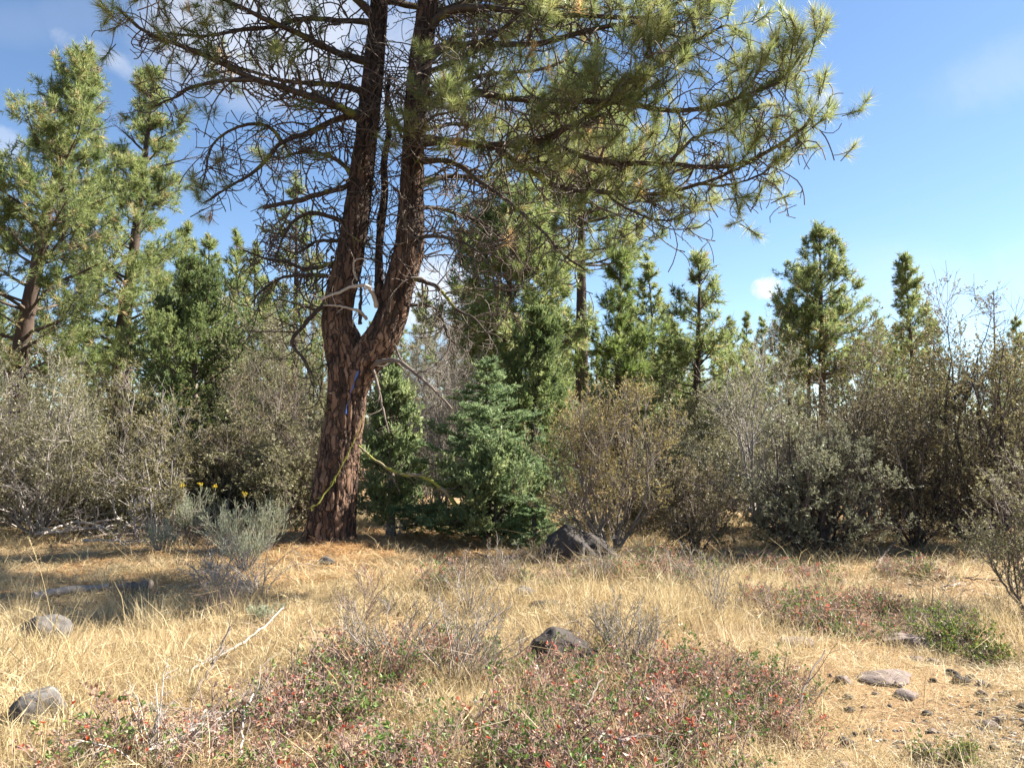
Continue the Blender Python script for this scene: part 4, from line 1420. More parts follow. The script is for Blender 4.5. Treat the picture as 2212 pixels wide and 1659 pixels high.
shrub('mahogany_shrub', 'tallest olive shrub, leaning out past the dead tree', 2105, 690, 12.2, 175, 413, 'shrub_leaf', 'shrub_bark_dark', 11, 0.042, nleaf=7, n1=10, n2=7, leaf=(0.020, 0.038), lw=0.016)
shrub('mahogany_shrub', 'rounded dusty shrub filling the gap under the tallest olive shrub', 1965, 900, 11.9, 140, 414, 'shrub_leaf_brown', 'shrub_bark_dark', 9, 0.024, nleaf=6, n1=9, n2=7, leaf=(0.018, 0.034), lw=0.014)
shrub('mahogany_shrub', 'thin grey-green shrub overhanging the green manzanita', 2215, 1010, 7.6, 110, 415, 'shrub_leaf_dusty', 'shrub_bark', 8, 0.014, nleaf=5, n1=8, n2=6, leaf=(0.014, 0.024), lw=0.010)
shrub('mahogany_shrub', 'brown shrub past the end of the shrub thicket', 2290, 760, 12.6, 170, 417, 'shrub_leaf', 'shrub_bark', 9, 0.03, nleaf=6, n1=9, n2=6, **BIG)
shrub('mahogany_shrub', 'dull green shrub glimpsed behind the low grey-brown bush', 1440, 930, 15.5, 110, 418, 'shrub_leaf', 'shrub_bark', 8, 0.02, nleaf=6, n1=8, n2=6, leaf=(0.025, 0.045), lw=0.02)
shrub('mahogany_shrub', 'tangled shrub glimpsed between the broad juniper and the wide olive shrub', 225, 830, 16, 120, 419, 'shrub_leaf', 'shrub_bark', 8, 0.02, nleaf=6, n1=8, n2=6, leaf=(0.025, 0.045), lw=0.02)
# thicket further back: copies of two bushes
mk = shrub('thicket_bush', 'distant bush of the thicket behind the tall shrubs', 1600, 850, 22, 150, 430, 'shrub_leaf_dusty', 'shrub_bark', 9, 0.03, nleaf=6, n1=8, n2=6, n3=4, leaf=(0.04, 0.07), lw=0.035, group='bushes of the far thicket')
rngB = np.random.default_rng(12)
for k in range(26):
    px = -150 + k * 98 + rngB.normal(0, 20)
    d = 19 + 9 * rngB.random()
    p = P(px, 951, d)
    copy_thing(mk, (p[0], d, float(gz(p[0], d)) - 0.03), rngB.random() * 6.28, 0.6 + 0.4 * rngB.random(), 'distant bush of the thicket behind the tall shrubs', 'bushes of the far thicket')


rngU = np.random.default_rng(15)
for k in range(22):
    px = (1400 + k * 80 if k < 11 else -120 + (k - 11) * 78) + rngU.normal(0, 18)
    d = 13.5 + 3.0 * rngU.random()
    p = P(px, 951, d)
    copy_thing(mk, (p[0], d, float(gz(p[0], d)) - 0.03), rngU.random() * 6.28, 0.42 + 0.22 * rngU.random(), 'low bush of the undergrowth between the stems of the tall shrubs', 'undergrowth bushes')


# rabbitbrush: pale upright stems, some with yellow flower heads
def rabbitbrush(label, px, py, h, w, seed, flowers=0, n=46, stem_m='rabbitbrush_leaf', group=None, name='rabbitbrush'):
    rng = np.random.default_rng(seed)
    g = at_ground(px, py)
    root = thing(name, label, 'shrub', (g[0], g[1], g[2] - 0.02), 0, group)
    az = rng.random(n) * 6.283
    o = rng.random(n) ** 0.6
    st = np.stack([np.cos(az) * 0.06 * o, np.sin(az) * 0.06 * o, np.zeros(n)], 1)
    d = np.stack([np.cos(az) * o * w / h, np.sin(az) * o * w / h, np.ones(n)], 1)
    L = h * (0.6 + 0.4 * rng.random(n))
    s0, e0 = grow(st, d, L, 8, rng, 0.35, 0.25, 0.06)
    r0 = np.repeat(np.linspace(0.005, 0.002, 8)[None], n, 0)
    wood, lf = Acc(), Acc()
    tubes(wood, s0, r0, 3)
    s1, q1, e1, _, _ = sprout(s0, r0, 6, 0.35, 1.0, (0.10 * h, 0.32 * h), (12, 40), 4, rng, 0.3, 0.35, 0.05, 0.8, 0.4)
    tubes(lf, s1, np.clip(q1, 0.0016, 0.0035), 3, 0.5)
    pp, ee, pi = along(s1, 9, 0.1, 1.0, rng)
    leaves(lf, pp, unit(ee + perp(ee, rng) * 0.45 + np.array([0, 0, 0.2])), 0.018 + 0.022 * rng.random(len(pp)), 0.0045, rng)
    obj('stems', wood, 'twig_grey', root)['kind'] = 'stuff'
    obj('foliage', lf, stem_m, root)['kind'] = 'stuff'
    top = np.argsort(-s0[:, -1, 2])[:flowers]
    for j in top:
        a = Acc()
        p = s0[j, -1]
        ext = p + np.array([0, 0, 0.06])
        tubes(a, np.array([p, (p + ext) / 2, ext]), np.array([0.003, 0.003, 0.003]), 4, 0.5, 1)
        m = 40
        q = ext + rng.normal(0, 0.018, (m, 3))
        leaves(a, q, unit(rng.normal(size=(m, 3)) + np.array([0, 0, 0.8])), 0.016, 0.012, rng)
        obj('flower_head', a, ['flower_yellow', 'rabbitbrush_leaf'], root)
    return root


rabbitbrush('tall pale rabbitbrush with three yellow flower heads', 410, 1182, 0.95, 0.36, 501, 3, 46)
rabbitbrush('pale rabbitbrush with one yellow flower head near the pine trunk', 572, 1196, 0.85, 0.36, 502, 1, 64)
rabbitbrush('silvery rabbitbrush between the two yellow-flowered ones', 495, 1205, 0.80, 0.40, 503, 0, 70)
rabbitbrush('silvery rabbitbrush in front of the flowering one beside the trunk', 530, 1232, 0.62, 0.42, 504, 0, 64)
rabbitbrush('low grey rabbitbrush next to the pile of dead branches', 350, 1198, 0.52, 0.36, 505, 0, 46)
rabbitbrush('small pale sprig of rabbitbrush in the straw below the dead twigs', 570, 1345, 0.20, 0.14, 506, 0, 26)


def twiggy(name, label, px, py, h, w, seed, mat='twig_grey', n=12, lean=(0, 0), leafm=None, nleaf=3, group=None, n1=7, n2=5, spread=1.0, leaf=(0.008, 0.016), th=0.006, cat='shrub', up=0.25, n3=3):
    rng = np.random.default_rng(seed)
    g = at_ground(px, py)
    root = thing(name, label, cat, (g[0], g[1], g[2] - 0.02), 0, group)
    az = rng.random(n) * 6.283
    o = rng.random(n) ** 0.6 * spread
    st = np.stack([np.cos(az) * 0.05 * o, np.sin(az) * 0.05 * o, np.zeros(n)], 1)
    d = np.stack([np.cos(az) * o * w / h + lean[0], np.sin(az) * o * w / h + lean[1], np.full(n, 0.9)], 1)
    L = h * (0.7 + 0.5 * rng.random(n))
    s0, e0 = grow(st, d, L, 10, rng, 0.6, up, 0.10)
    r0 = np.repeat(np.linspace(th, th * 0.35, 10)[None], n, 0)
    a, t = Acc(), Acc()
    tubes(a, s0, r0, 4)
    s1, q1, e1, _, _ = sprout(s0, r0, n1, 0.2, 1.0, (0.18 * h, 0.45 * h), (20, 55), 5, rng, 0.6, up, 0.10, 0.7, 0.4)
    tubes(t, s1, np.clip(q1, 0.0016, 0.006), 3)
    s2, q2, e2, _, _ = sprout(s1, q1, n2, 0.2, 1.0, (0.07 * h, 0.22 * h), (20, 55), 5, rng, 0.6, up, 0.10, 0.7, 0.4)
    spikes(t, s2, np.clip(q2, 0.0016, 0.003), rng)
    obj('stems', a, mat, root)['kind'] = 'stuff'
    obj('twigs', t, mat, root)['kind'] = 'stuff'
    if leafm:
        lf = Acc()
        pp, ee, pi = along(s2, nleaf, 0.2, 1.0, rng)
        leaves(lf, pp, unit(ee + perp(ee, rng) * 0.6), leaf[0] + (leaf[1] - leaf[0]) * rng.random(len(pp)), leaf[0] * 0.6, rng)
        obj('foliage', lf, leafm, root)['kind'] = 'stuff'
    return root


twiggy('bitterbrush', 'fine-twigged bitterbrush between the red ground shrubs and the tree', 985, 1470, 0.62, 0.45, 601, 'twig_grey', 16, (0.30, 0), 'shrub_leaf', 3)
twiggy('bitterbrush', 'low dusty bitterbrush rising out of the purple ground shrubs', 850, 1440, 0.50, 0.55, 602, 'twig_grey', 20, (-0.05, 0), 'shrub_leaf', 4)
twiggy('bitterbrush', 'dusty green bitterbrush standing in the straw past the dark rock', 1365, 1440, 0.46, 0.40, 603, 'twig_grey', 20, (0, 0), 'shrub_leaf', 5)
twiggy('bitterbrush', 'grey bitterbrush beside the dark rock in the golden grass', 1310, 1400, 0.38, 0.30, 604, 'twig_grey', 14, (0, 0), 'shrub_leaf', 4)
twiggy('dead_twigs', 'spray of bleached dead twigs drooping in front of the rabbitbrush', 560, 1290, 0.75, 0.75, 605, 'deadwood', 22, (-0.55, -0.1), None, 0, up=-0.75, n1=8, spread=0.8)
twiggy('dead_twigs', 'loose grey twigs standing in the shade of the rabbitbrush', 470, 1265, 0.55, 0.60, 606, 'twig_grey', 22, (-0.2, 0), None, 0, up=-0.1)
twiggy('bitterbrush', 'brown bitterbrush growing against the split boulder', 1170, 1225, 0.35, 0.30, 607, 'shrub_bark', 16, (0, 0), 'shrub_leaf', 3)
twiggy('bitterbrush', 'brown bitterbrush in the shade under the split boulder', 1290, 1245, 0.30, 0.35, 608, 'shrub_bark', 18, (0, 0), 'shrub_leaf', 3)
twiggy('bitterbrush', 'thin dry weed standing alone near the foot of the pine', 800, 1300, 0.42, 0.14, 609, 'twig_red', 5, (0, 0), 'shrub_leaf', 2)
twiggy('bitterbrush', 'low brown brush beside the golden grass under the shrubs', 1400, 1225, 0.34, 0.55, 610, 'shrub_bark', 22, (0, 0), 'shrub_leaf', 4)
twiggy('bitterbrush', 'brown brush along the shaded edge of the thicket', 1560, 1235, 0.30, 0.5, 611, 'twig_grey', 20, (0, 0), 'shrub_leaf', 4)
twiggy('bitterbrush', 'grey brush growing before the wide pale olive shrub', 200, 1120, 0.7, 0.5, 612, 'shrub_bark_pale', 16, (0, 0), 'shrub_leaf', 3)
twiggy('bitterbrush', 'brush of pale stalks in the shade behind the rabbitbrush', 620, 1130, 0.8, 0.7, 613, 'twig_grey', 26, (0, 0), 'shrub_leaf', 3)
twiggy('bitterbrush', 'small dry brush below the small soft green juniper', 850, 1165, 0.4, 0.4, 614, 'deadwood', 16, (0, 0), None, 3)
twiggy('bitterbrush', 'spiky grey bush growing beside the end of the brush pile', 15, 1125, 0.8, 0.6, 615, 'shrub_bark_pale', 18, (0.1, 0), 'shrub_leaf', 3)
for k, (px, py) in enumerate([(930, 1262), (1000, 1268), (1070, 1252), (1130, 1262), (1220, 1268), (1310, 1262), (860, 1330), (780, 1345), (1010, 1330), (960, 1400), (1090, 1262), (1490, 1262), (1620, 1300), (1680, 1340), (1560, 1330), (300, 1310), (480, 1330)]):
    twiggy('dry_brush', ('low brown dry brush in the golden grass', 'low reddish dry brush in the golden grass', 'low grey dry brush in the golden grass')[k % 3], px, py, 0.24 + 0.10 * (k % 3), 0.34, 640 + k, ('shrub_bark', 'twig_red', 'twig_grey')[k % 3], 14, (0, 0), 'shrub_leaf', 3, 'dry brush in the golden grass', 5, 5)
twiggy('dead_twigs', 'tangle of pale dead twigs among the red-leaved plants', 330, 1650, 0.38, 0.5, 616, 'deadwood', 16, (0.15, 0), None, 0, up=-0.3)
twiggy('dead_twigs', 'pinkish dead twigs spread over the straw beside the red plants', 480, 1580, 0.34, 0.5, 617, 'twig_red', 18, (-0.1, 0), None, 0, up=-0.2)


# creeping red and green plants: variants of mesh, copied
def creeping(seed, w=0.5, h=0.26, n=44, dens=1.0, green=0.0, m='ground_leaf'):
    rng = np.random.default_rng(seed)
    az = rng.random(n) * 6.283
    ca, cr_ = rng.random(4) * 6.283, np.sqrt(rng.random(4)) * w * 0.75
    sub = rng.integers(0, 4, n)
    sx_ = np.cos(ca[sub]) * cr_[sub] + rng.normal(0, 0.05, n)
    sy_ = np.sin(ca[sub]) * cr_[sub] + rng.normal(0, 0.05, n)
    rad = np.hypot(sx_, sy_)
    st = np.stack([sx_, sy_, np.full(n, -0.02)], 1)
    d = np.stack([np.cos(az) * 0.6, np.sin(az) * 0.6, np.full(n, 0.8)], 1) + rng.normal(0, 0.35, (n, 3))
    L = h * (0.7 + 0.8 * rng.random(n)) * (1.15 - 0.5 * rad / w)
    s0, e0 = grow(st, d, L, 7, rng, 0.8, 0.15, 0.14)
    r0 = np.repeat(np.linspace(0.0034, 0.0018, 7)[None], n, 0)
    tw, lf = Acc(), Acc()
    tubes(tw, s0, r0, 3)
    s1, q1, e1, _, _ = sprout(s0, r0, 5, 0.1, 1.0, (0.35 * h, 0.75 * h), (30, 75), 5, rng, 0.7, 0.1, 0.14, 0.8, 0.3)
    tubes(tw, s1, np.clip(q1, 0.0014, 0.003), 3)
    lv = np.where(np.repeat(rng.random(n) < 0.72, 5))[0]
    pp, ee, pi = along(s1[lv], int(5 * dens + 0.5), 0.25, 1.0, rng)
    pi = lv[pi]
    tone = np.clip(rng.choice([0.14, 0.5, 0.66, 0.86], n, p=[0.26 + green, 0.26 - green * 0.4, 0.30 - green * 0.4, 0.18 - green * 0.2]) + rng.normal(0, 0.06, n), 0, 1)
    tv = np.clip(np.repeat(tone, 5)[pi] + rng.normal(0, 0.09, len(pp)), 0, 0.955)
    tv = np.where(rng.random(len(pp)) < 0.012, 0.99, tv)
    leaves(lf, pp, unit(ee * 0.4 + perp(ee, rng) + np.array([0, 0, 0.3])), 0.016 + 0.018 * rng.random(len(pp)), 0.011 + 0.010 * rng.random(len(pp)), rng, tv, 0, 0.3)
    return tw.mesh('twigs', ['twig_red']), lf.mesh('leaf_cover', [m])


CREEP = [creeping(700 + k, 0.42 + 0.1 * (k % 3), 0.22 + 0.03 * (k % 2), green=(0.0, 0.15, 0.35)[k % 3]) for k in range(6)]
MANZ = [creeping(720, 0.34, 0.26, 80, 1.6, 0, 'manzanita_leaf'), creeping(721, 0.28, 0.2, 60, 1.5, 0, 'manzanita_leaf')]


def creeper(px, py, var, label, rz, s, group=None, meshes=CREEP, name='creeping_shrub'):
    g = at_ground(px, py)
    root = thing(name, label, 'shrub', (g[0], g[1], g[2]), rz, group)
    root.scale = (s, s, s)
    for nm, me in zip(('twigs', 'leaf_cover'), meshes[var]):
        o = bpy.data.objects.new(nm, me)
        link(o, root)
        o['kind'] = 'stuff'


rngC = np.random.default_rng(3)
CSPOTS = []
for cx, cy, sx, sy, cnt in [(850, 1455, 70, 22, 5), (960, 1450, 40, 15, 2), (640, 1570, 70, 25, 3), (800, 1640, 80, 30, 3), (1000, 1690, 60, 25, 2), (1180, 1475, 50, 14, 3), (1290, 1540, 60, 28, 3), (1410, 1475, 60, 18, 3),
                            (1480, 1580, 60, 30, 3), (1650, 1600, 60, 25, 3), (1250, 1650, 70, 20, 3), (430, 1640, 70, 20, 2), (1560, 1500, 30, 14, 2), (1400, 1690, 60, 20, 2),
                            (1640, 1235, 60, 14, 6), (1760, 1255, 60, 16, 6), (1880, 1300, 50, 20, 5), (1830, 1365, 50, 14, 4), (1680, 1300, 40, 14, 3), (1920, 1240, 50, 14, 3), (1330, 1250, 60, 10, 4), (1060, 1262, 90, 12, 5), (1460, 1245, 60, 12, 4)]:
    for _ in range(cnt):
        CSPOTS.append((cx + rngC.normal(0, sx * 0.6), cy + rngC.normal(0, sy * 0.6)))
for k, (px, py) in enumerate(CSPOTS):
    py = min(max(py, 1195), 1760)
    if py < 1350:
        lab, grp = ('low red-leaved creeping plant at the edge of the thicket', 'low mixed red and green creeping plant at the edge of the thicket', 'low mostly green creeping plant at the edge of the thicket')[k % 3], 'creeping plants along the thicket'
    else:
        lab, grp = ('low red-leaved creeping plant tangled in the dry grass', 'low mixed red and green creeping plant tangled in the dry grass', 'low mostly green creeping plant tangled in the dry grass')[k % 3], 'creeping plants in the dry meadow'
    creeper(px, py, k % 6, lab, rngC.random() * 6.28, (0.6 + 0.7 * rngC.random()) * (0.85 if py < 1350 else 1.0), grp)
creeper(2040, 1385, 0, 'bright green manzanita mound beside the flat pinkish rock', 0.3, 0.95, None, MANZ, 'manzanita')
creeper(2095, 1425, 1, 'smaller shaded green manzanita next to the bright mound', 1.3, 0.9, None, MANZ, 'manzanita')
creeper(2030, 1640, 1, 'small green sprig growing in the stony straw', 2.0, 0.55, None, MANZ, 'manzanita')
creeper(1400, 1215, 1, 'green manzanita sprig under the golden olive shrub', 0.8, 0.7, None, MANZ, 'manzanita')
creeper(2140, 1205, 0, 'green manzanita half lit under the tallest olive shrub', 2.5, 1.0, None, MANZ, 'manzanita')


# ------------------------------------------------------------------ rocks
def ico(sub=4):
    import bmesh
    bm = bmesh.new()
    bmesh.ops.create_icosphere(bm, subdivisions=sub, radius=1.0)
    v = np.array([x.co[:] for x in bm.verts])
    f = np.array([[q.index for q in p.verts] for p in bm.faces])
    bm.free()
    return v, f


ICO4, ICO5, ICO3 = ico(4), ico(5), ico(3)


def rock_mesh(size, seed, planes=9, rough=0.10, cuts=(), big=False, small=False):
    rng = np.random.default_rng(seed)
    v, f = ICO5 if big else (ICO3 if small else ICO4)
    v = v.copy()
    r = np.ones(len(v))
    for k in range(planes):                               # facets
        nrm = unit(rng.normal(size=3))
        off = 0.62 + 0.25 * rng.random()
        dn = v @ nrm
        r = np.where(dn > 1e-3, np.minimum(r, off / np.maximum(dn, 1e-3)), r)
    for nrm, off in cuts:
        nrm = unit(np.array(nrm, float))
        dn = v @ nrm
        r = np.where(dn > 1e-3, np.minimum(r, off / np.maximum(dn, 1e-3)), r)
    p = v * r[:, None]
    h = fbm(p[:, 0] * 2.2 + seed, p[:, 1] * 2.2, p[:, 2] * 2.2, seed, 5) - 0.5
    h2 = fbm(p[:, 0] * 9 + seed, p[:, 1] * 9, p[:, 2] * 9, seed + 9, 3) - 0.5
    p = p * (1 + rough * 2.2 * h + rough * 0.7 * h2)[:, None]
    p = p * np.array(size)
    a = Acc()
    a.add(p, f, 0.5, 0, True)
    return a


def rock(label, px, py, size, seed, mat, rz=0.0, sink=0.3, tilt=(0, 0), cuts=(), big=False, name='rock', group=None, small=False, planes=9, rough=0.10):
    g = at_ground(px, py)
    o = obj(name, rock_mesh(size, seed, planes, rough, cuts, big, small), mat)
    o.location = (g[0], g[1] + size[1] * 0.6, g[2] + size[2] * (1 - 2 * sink))
    o.rotation_euler = (tilt[0], tilt[1], rz)
    return tag(o, label, 'rock', group)


# split boulder: two pieces, one thing
gb = at_ground(1248, 1222)
BO = thing('boulder', 'dark split boulder with a peaked top under the golden olive shrub', 'rock', (gb[0], gb[1] + 0.35, gb[2]))
BO.scale = (0.80, 0.85, 0.84)
o = obj('wedge', rock_mesh((0.46, 0.38, 0.60), 801, 6, 0.11, [((-0.75, -0.25, 0.62), 0.62), ((0.5, -0.2, 0.85), 0.62), ((0, -1, 0.35), 0.6)], True), 'lava_rock', BO)
o.location = (-0.14, 0.0, 0.10)
o = obj('slab', rock_mesh((0.46, 0.36, 0.44), 802, 6, 0.11, [((0.6, -0.1, 0.8), 0.55), ((-0.9, -0.3, 0.3), 0.6), ((0, -1, 0.3), 0.6)], True), 'lava_rock', BO)
o.location = (0.30, 0.10, 0.08)
o = obj('chip', rock_mesh((0.07, 0.10, 0.30), 803, 6, 0.10, []), 'grey_rock', BO)
o.location = (0.03, -0.26, 0.06)
o.rotation_euler = (0.15, 0.2, 0.3)

rock('dark rounded lava rock in the golden grass above the red plants', 1212, 1455, (0.265, 0.22, 0.20), 811, 'lava_rock', 0.1, 0.28, (0.05, 0.1), [((0.5, -0.1, 0.85), 0.72), ((-1, -0.5, 0.1), 0.75)], True, rough=0.13)
rock('grey cracked rock sunk in the straw below the weathered log', 72, 1385, (0.23, 0.19, 0.15), 812, 'grey_rock', 0.5, 0.33, big=True, rough=0.16, planes=14)
rock('rough grey rock in the straw next to a tall dry stalk', 62, 1562, (0.155, 0.135, 0.125), 813, 'grey_rock', 1.0, 0.33, big=True, rough=0.16, planes=14)
rock('small dark rock on the orange needles in front of the pine', 706, 1222, (0.125, 0.10, 0.085), 814, 'grey_rock', 0.2, 0.3)
rock('brown stone lying beside the split boulder', 1108, 1214, (0.13, 0.10, 0.06), 815, 'pink_rock', 0.3, 0.3)
rock('half-buried grey stone in the golden grass below the split boulder', 1128, 1288, (0.16, 0.12, 0.07), 816, 'grey_rock', 0.9, 0.35)
rock('flat dark stone showing through the golden grass', 1180, 1312, (0.15, 0.12, 0.05), 817, 'lava_rock', 0.1, 0.35)
rock('pale stone leaning against the dark rounded lava rock', 1148, 1462, (0.06, 0.05, 0.07), 818, 'pale_rock', 0.4, 0.3)
rock('white stone on the needles between the pine and the fir', 858, 1192, (0.045, 0.04, 0.03), 819, 'pale_rock', 0.4, 0.3)
rock('pale grey stone on the needles near the white stone', 833, 1186, (0.05, 0.04, 0.03), 820, 'pale_rock', 1.4, 0.3)
rock('grey stone on the needles below the low fir seedling', 1068, 1175, (0.09, 0.07, 0.05), 821, 'grey_rock', 1.4, 0.3)
rock('flat pinkish rock beside the bright green manzanita', 1970, 1402, (0.20, 0.16, 0.075), 822, 'pink_rock', -0.3, 0.3)
rock('broad flat brown rock half covered by straw', 1930, 1475, (0.20, 0.15, 0.05), 823, 'pink_rock', 0.4, 0.46)
rock('low pinkish slab in the straw below the creeping plants', 1970, 1510, (0.10, 0.08, 0.04), 824, 'pink_rock', 1.4, 0.42)
rock('flat pale brown slab half buried past the dark rock', 1960 - 230, 1398, (0.17, 0.13, 0.05), 825, 'pink_rock', 0.1, 0.4)
rngR = np.random.default_rng(31)
RS = [rock_mesh((0.05, 0.045, 0.032), 840 + k, 8, 0.12, small=True).mesh('stone', ['pink_rock' if k % 2 else 'lava_rock']) for k in range(6)]
for k in range(64):
    px = 1780 + 470 * rngR.random() ** 0.8
    py = 1420 + 300 * rngR.random()
    g = at_ground(px, py)
    o = bpy.data.objects.new('stone', RS[k % 6])
    s = 0.35 + 0.95 * rngR.random() ** 2.5
    o.location = (g[0], g[1], g[2] + 0.004)
    o.rotation_euler = (0.3 * rngR.normal(), 0.3 * rngR.normal(), rngR.random() * 6.28)
    o.scale = (s, s, s)
    link(o)
    tag(o, 'small brownish pink stone in the thin straw' if k % 2 else 'small dark grey stone in the thin straw', 'stone', 'stones in the thin straw')

# ------------------------------------------------------------------ fallen wood


def gp(px, py, up=0.02):
    g = at_ground(px, py)
    g[2] += up
    return g


stick('dead_branch', 'thin brown branch propped slanting over the straw', 'branch', [gp(415, 1520, 0.03), gp(440, 1490, 0.07), gp(470, 1465, 0.16), gp(497, 1435, 0.27)], 0.014, 0.006, 'deadwood_dark', 8, 18, 5, 901)
stick('dead_branch', 'bleached branch lying beside the propped brown one', 'branch', [gp(345, 1475, 0.02), gp(400, 1462, 0.03), gp(440, 1445, 0.05), gp(490, 1425, 0.06), gp(560, 1385, 0.09), gp(612, 1348, 0.14)], 0.012, 0.006, 'deadwood', 8, 22, 5, 902)
stick('log', 'weathered grey log in the shaded grass', 'log', [gp(70, 1300, 0.06), gp(130, 1291, 0.06), gp(190, 1284, 0.06), gp(235, 1278, 0.05)], 0.045, 0.038, 'twig_grey', 12, 16, 0, 903, 0.006)
stick('log', 'dark rotten log end in the shaded grass beyond the weathered one', 'log', [gp(240, 1286, 0.05), gp(280, 1283, 0.07), gp(325, 1276, 0.06)], 0.05, 0.07, 'deadwood_dark', 12, 12, 0, 904, 0.008)
stick('dead_branch', 'curved brown stick in front of the red creeping plants', 'branch', [gp(1015, 1570, 0.02), gp(1045, 1556, 0.06), gp(1075, 1553, 0.07), gp(1110, 1568, 0.06), gp(1135, 1570, 0.04)], 0.012, 0.017, 'deadwood_dark', 9, 18, 2, 905)
stick('dead_branch', 'short purplish stick poking out of the creeping plants', 'branch', [gp(1290, 1670, 0.10), gp(1310, 1640, 0.13), gp(1340, 1655, 0.12), gp(1375, 1640, 0.12)], 0.008, 0.006, 'twig_grey', 7, 14, 6, 906)
stick('dead_branch', 'brown branch rising from the creeping plants beside the curved stick', 'branch', [gp(1225, 1650, 0.05), gp(1255, 1610, 0.14), gp(1300, 1560, 0.24)], 0.009, 0.005, 'deadwood_dark', 7, 14, 6, 907)
stick('dead_branch', 'brown forked twig standing at the edge of the stony straw', 'branch', [gp(1725, 1560, 0.03), gp(1735, 1530, 0.08), gp(1760, 1500, 0.18), gp(1785, 1480, 0.22)], 0.009, 0.004, 'deadwood_dark', 7, 14, 6, 908)
stick('dead_branch', 'dark twig bending above the red plants near the dusty bitterbrush', 'branch', [gp(1395, 1490, 0.08), gp(1410, 1460, 0.14), gp(1420, 1430, 0.22), gp(1428, 1400, 0.24)], 0.008, 0.004, 'deadwood_dark', 7, 14, 6, 909)
stick('dead_branch', 'bleached crooked branch lying low among the pinkish twigs', 'branch', [gp(300, 1660, 0.06), gp(380, 1630, 0.08), gp(440, 1600, 0.09), gp(500, 1570, 0.09), gp(540, 1555, 0.09)], 0.012, 0.008, 'deadwood', 8, 18, 8, 910)
stick('dead_branch', 'short bleached stick standing up from the pinkish twigs', 'branch', [gp(520, 1640, 0.03), gp(525, 1600, 0.12), gp(545, 1575, 0.20)], 0.007, 0.005, 'deadwood', 7, 12, 3, 911)
stick('dead_branch', 'dark branch lying across the straw below the bitterbrush', 'branch', [gp(580, 1500, 0.04), gp(650, 1478, 0.06), gp(700, 1466, 0.08), gp(770, 1462, 0.05)], 0.018, 0.014, 'deadwood_dark', 8, 18, 4, 912)
stick('dead_branch', 'fallen limb crossing the needles in front of the fir', 'branch', [gp(985, 1188, 0.03), gp(1020, 1198, 0.05), gp(1060, 1216, 0.06), gp(1085, 1222, 0.06)], 0.014, 0.010, 'deadwood_dark', 8, 16, 4, 913)
stick('dead_branch', 'thin fallen stick on the needles beside the crossing limb', 'branch', [gp(925, 1212, 0.02), gp(975, 1214, 0.05), gp(1030, 1222, 0.04), gp(1060, 1228, 0.03)], 0.012, 0.007, 'deadwood_dark', 8, 16, 3, 914)
stick('log', 'long dark log in the shade at the foot of the fir', 'log', [gp(880, 1143, 0.10), gp(950, 1142, 0.12), gp(1040, 1136, 0.12), gp(1100, 1130, 0.10)], 0.09, 0.11, 'deadwood_dark', 12, 18, 6, 915, 0.01)
stick('dead_branch', 'slanting broken stick at the edge of the shrub shade', 'branch', [gp(1890, 1235, 0.03), gp(1910, 1215, 0.10), gp(1935, 1200, 0.2)], 0.02, 0.012, 'deadwood_dark', 8, 12, 2, 916)
stick('dead_branch', 'grey twig tangle on the soil before the green manzanita', 'branch', [gp(1960, 1300, 0.03), gp(2000, 1310, 0.08), gp(2050, 1320, 0.05), gp(2100, 1318, 0.04)], 0.009, 0.006, 'deadwood', 8, 14, 10, 917)
for k, (px, py) in enumerate([(1960, 1262), (2030, 1270), (2080, 1250), (2120, 1285), (1990, 1235), (2060, 1222), (2140, 1255), (1930, 1285)]):
    x1, y1 = px + 40 + 8 * (k % 4), py + (6, -9, 3, 11)[k % 4]
    stick('dead_branch', 'short grey stick on the bare soil under the tall shrubs', 'branch', [gp(px, py, 0.015), gp((px + x1) / 2, (py + y1) / 2 + 4, 0.03), gp(x1, y1, 0.015)], 0.011, 0.006, ('deadwood_dark', 'deadwood')[k % 2], 7, 12, 5, 980 + k, 0.006, 'sticks on the bare soil', (0.1, 0.35))
rngS = np.random.default_rng(8)
for k in range(16):                                       # pile of dead branches
    x0 = -30 + 380 * rngS.random()
    y0 = 1150 + 34 * rngS.random()
    ln = 120 + 170 * rngS.random()
    h = 0.05 + 0.22 * rngS.random()
    q = [gp(x0, y0, h), gp(x0 + ln * 0.35, y0 + rngS.normal(0, 8), h + 0.14 * rngS.random()), gp(x0 + ln * 0.7, y0 + rngS.normal(0, 10), h + 0.1 * rngS.random()), gp(x0 + ln, y0 + rngS.normal(0, 12), h * 0.5)]
    stick('dead_branch', ('long bleached dead branch in the brush pile behind the shaded grass', 'long dark dead branch in the brush pile behind the shaded grass', 'long dull grey dead branch in the brush pile behind the shaded grass')[k % 3], 'branch', q, 0.016 + 0.014 * rngS.random(), 0.006, ('deadwood', 'deadwood_dark', 'twig_grey')[k % 3], 7, 20, 14, 930 + k, 0.008, 'branches of the brush pile', (0.25, 0.8), None, 0.7, 0.1)


# ------------------------------------------------------------------ grass, litter
def scatter(n, rng, ymin=2.4, ymax=17.0, p=1.0):
    y = ymin + (ymax - ymin) * rng.random(n) ** p
    x = (rng.random(n) * 2 - 1) * (0.72 * y + 0.9)
    return x, y


def blob(x, y, px, py, rx, ry):
    g = G(px, py)
    return np.exp(-(((x - g[0]) / rx) ** 2 + ((y - g[1]) / ry) ** 2))


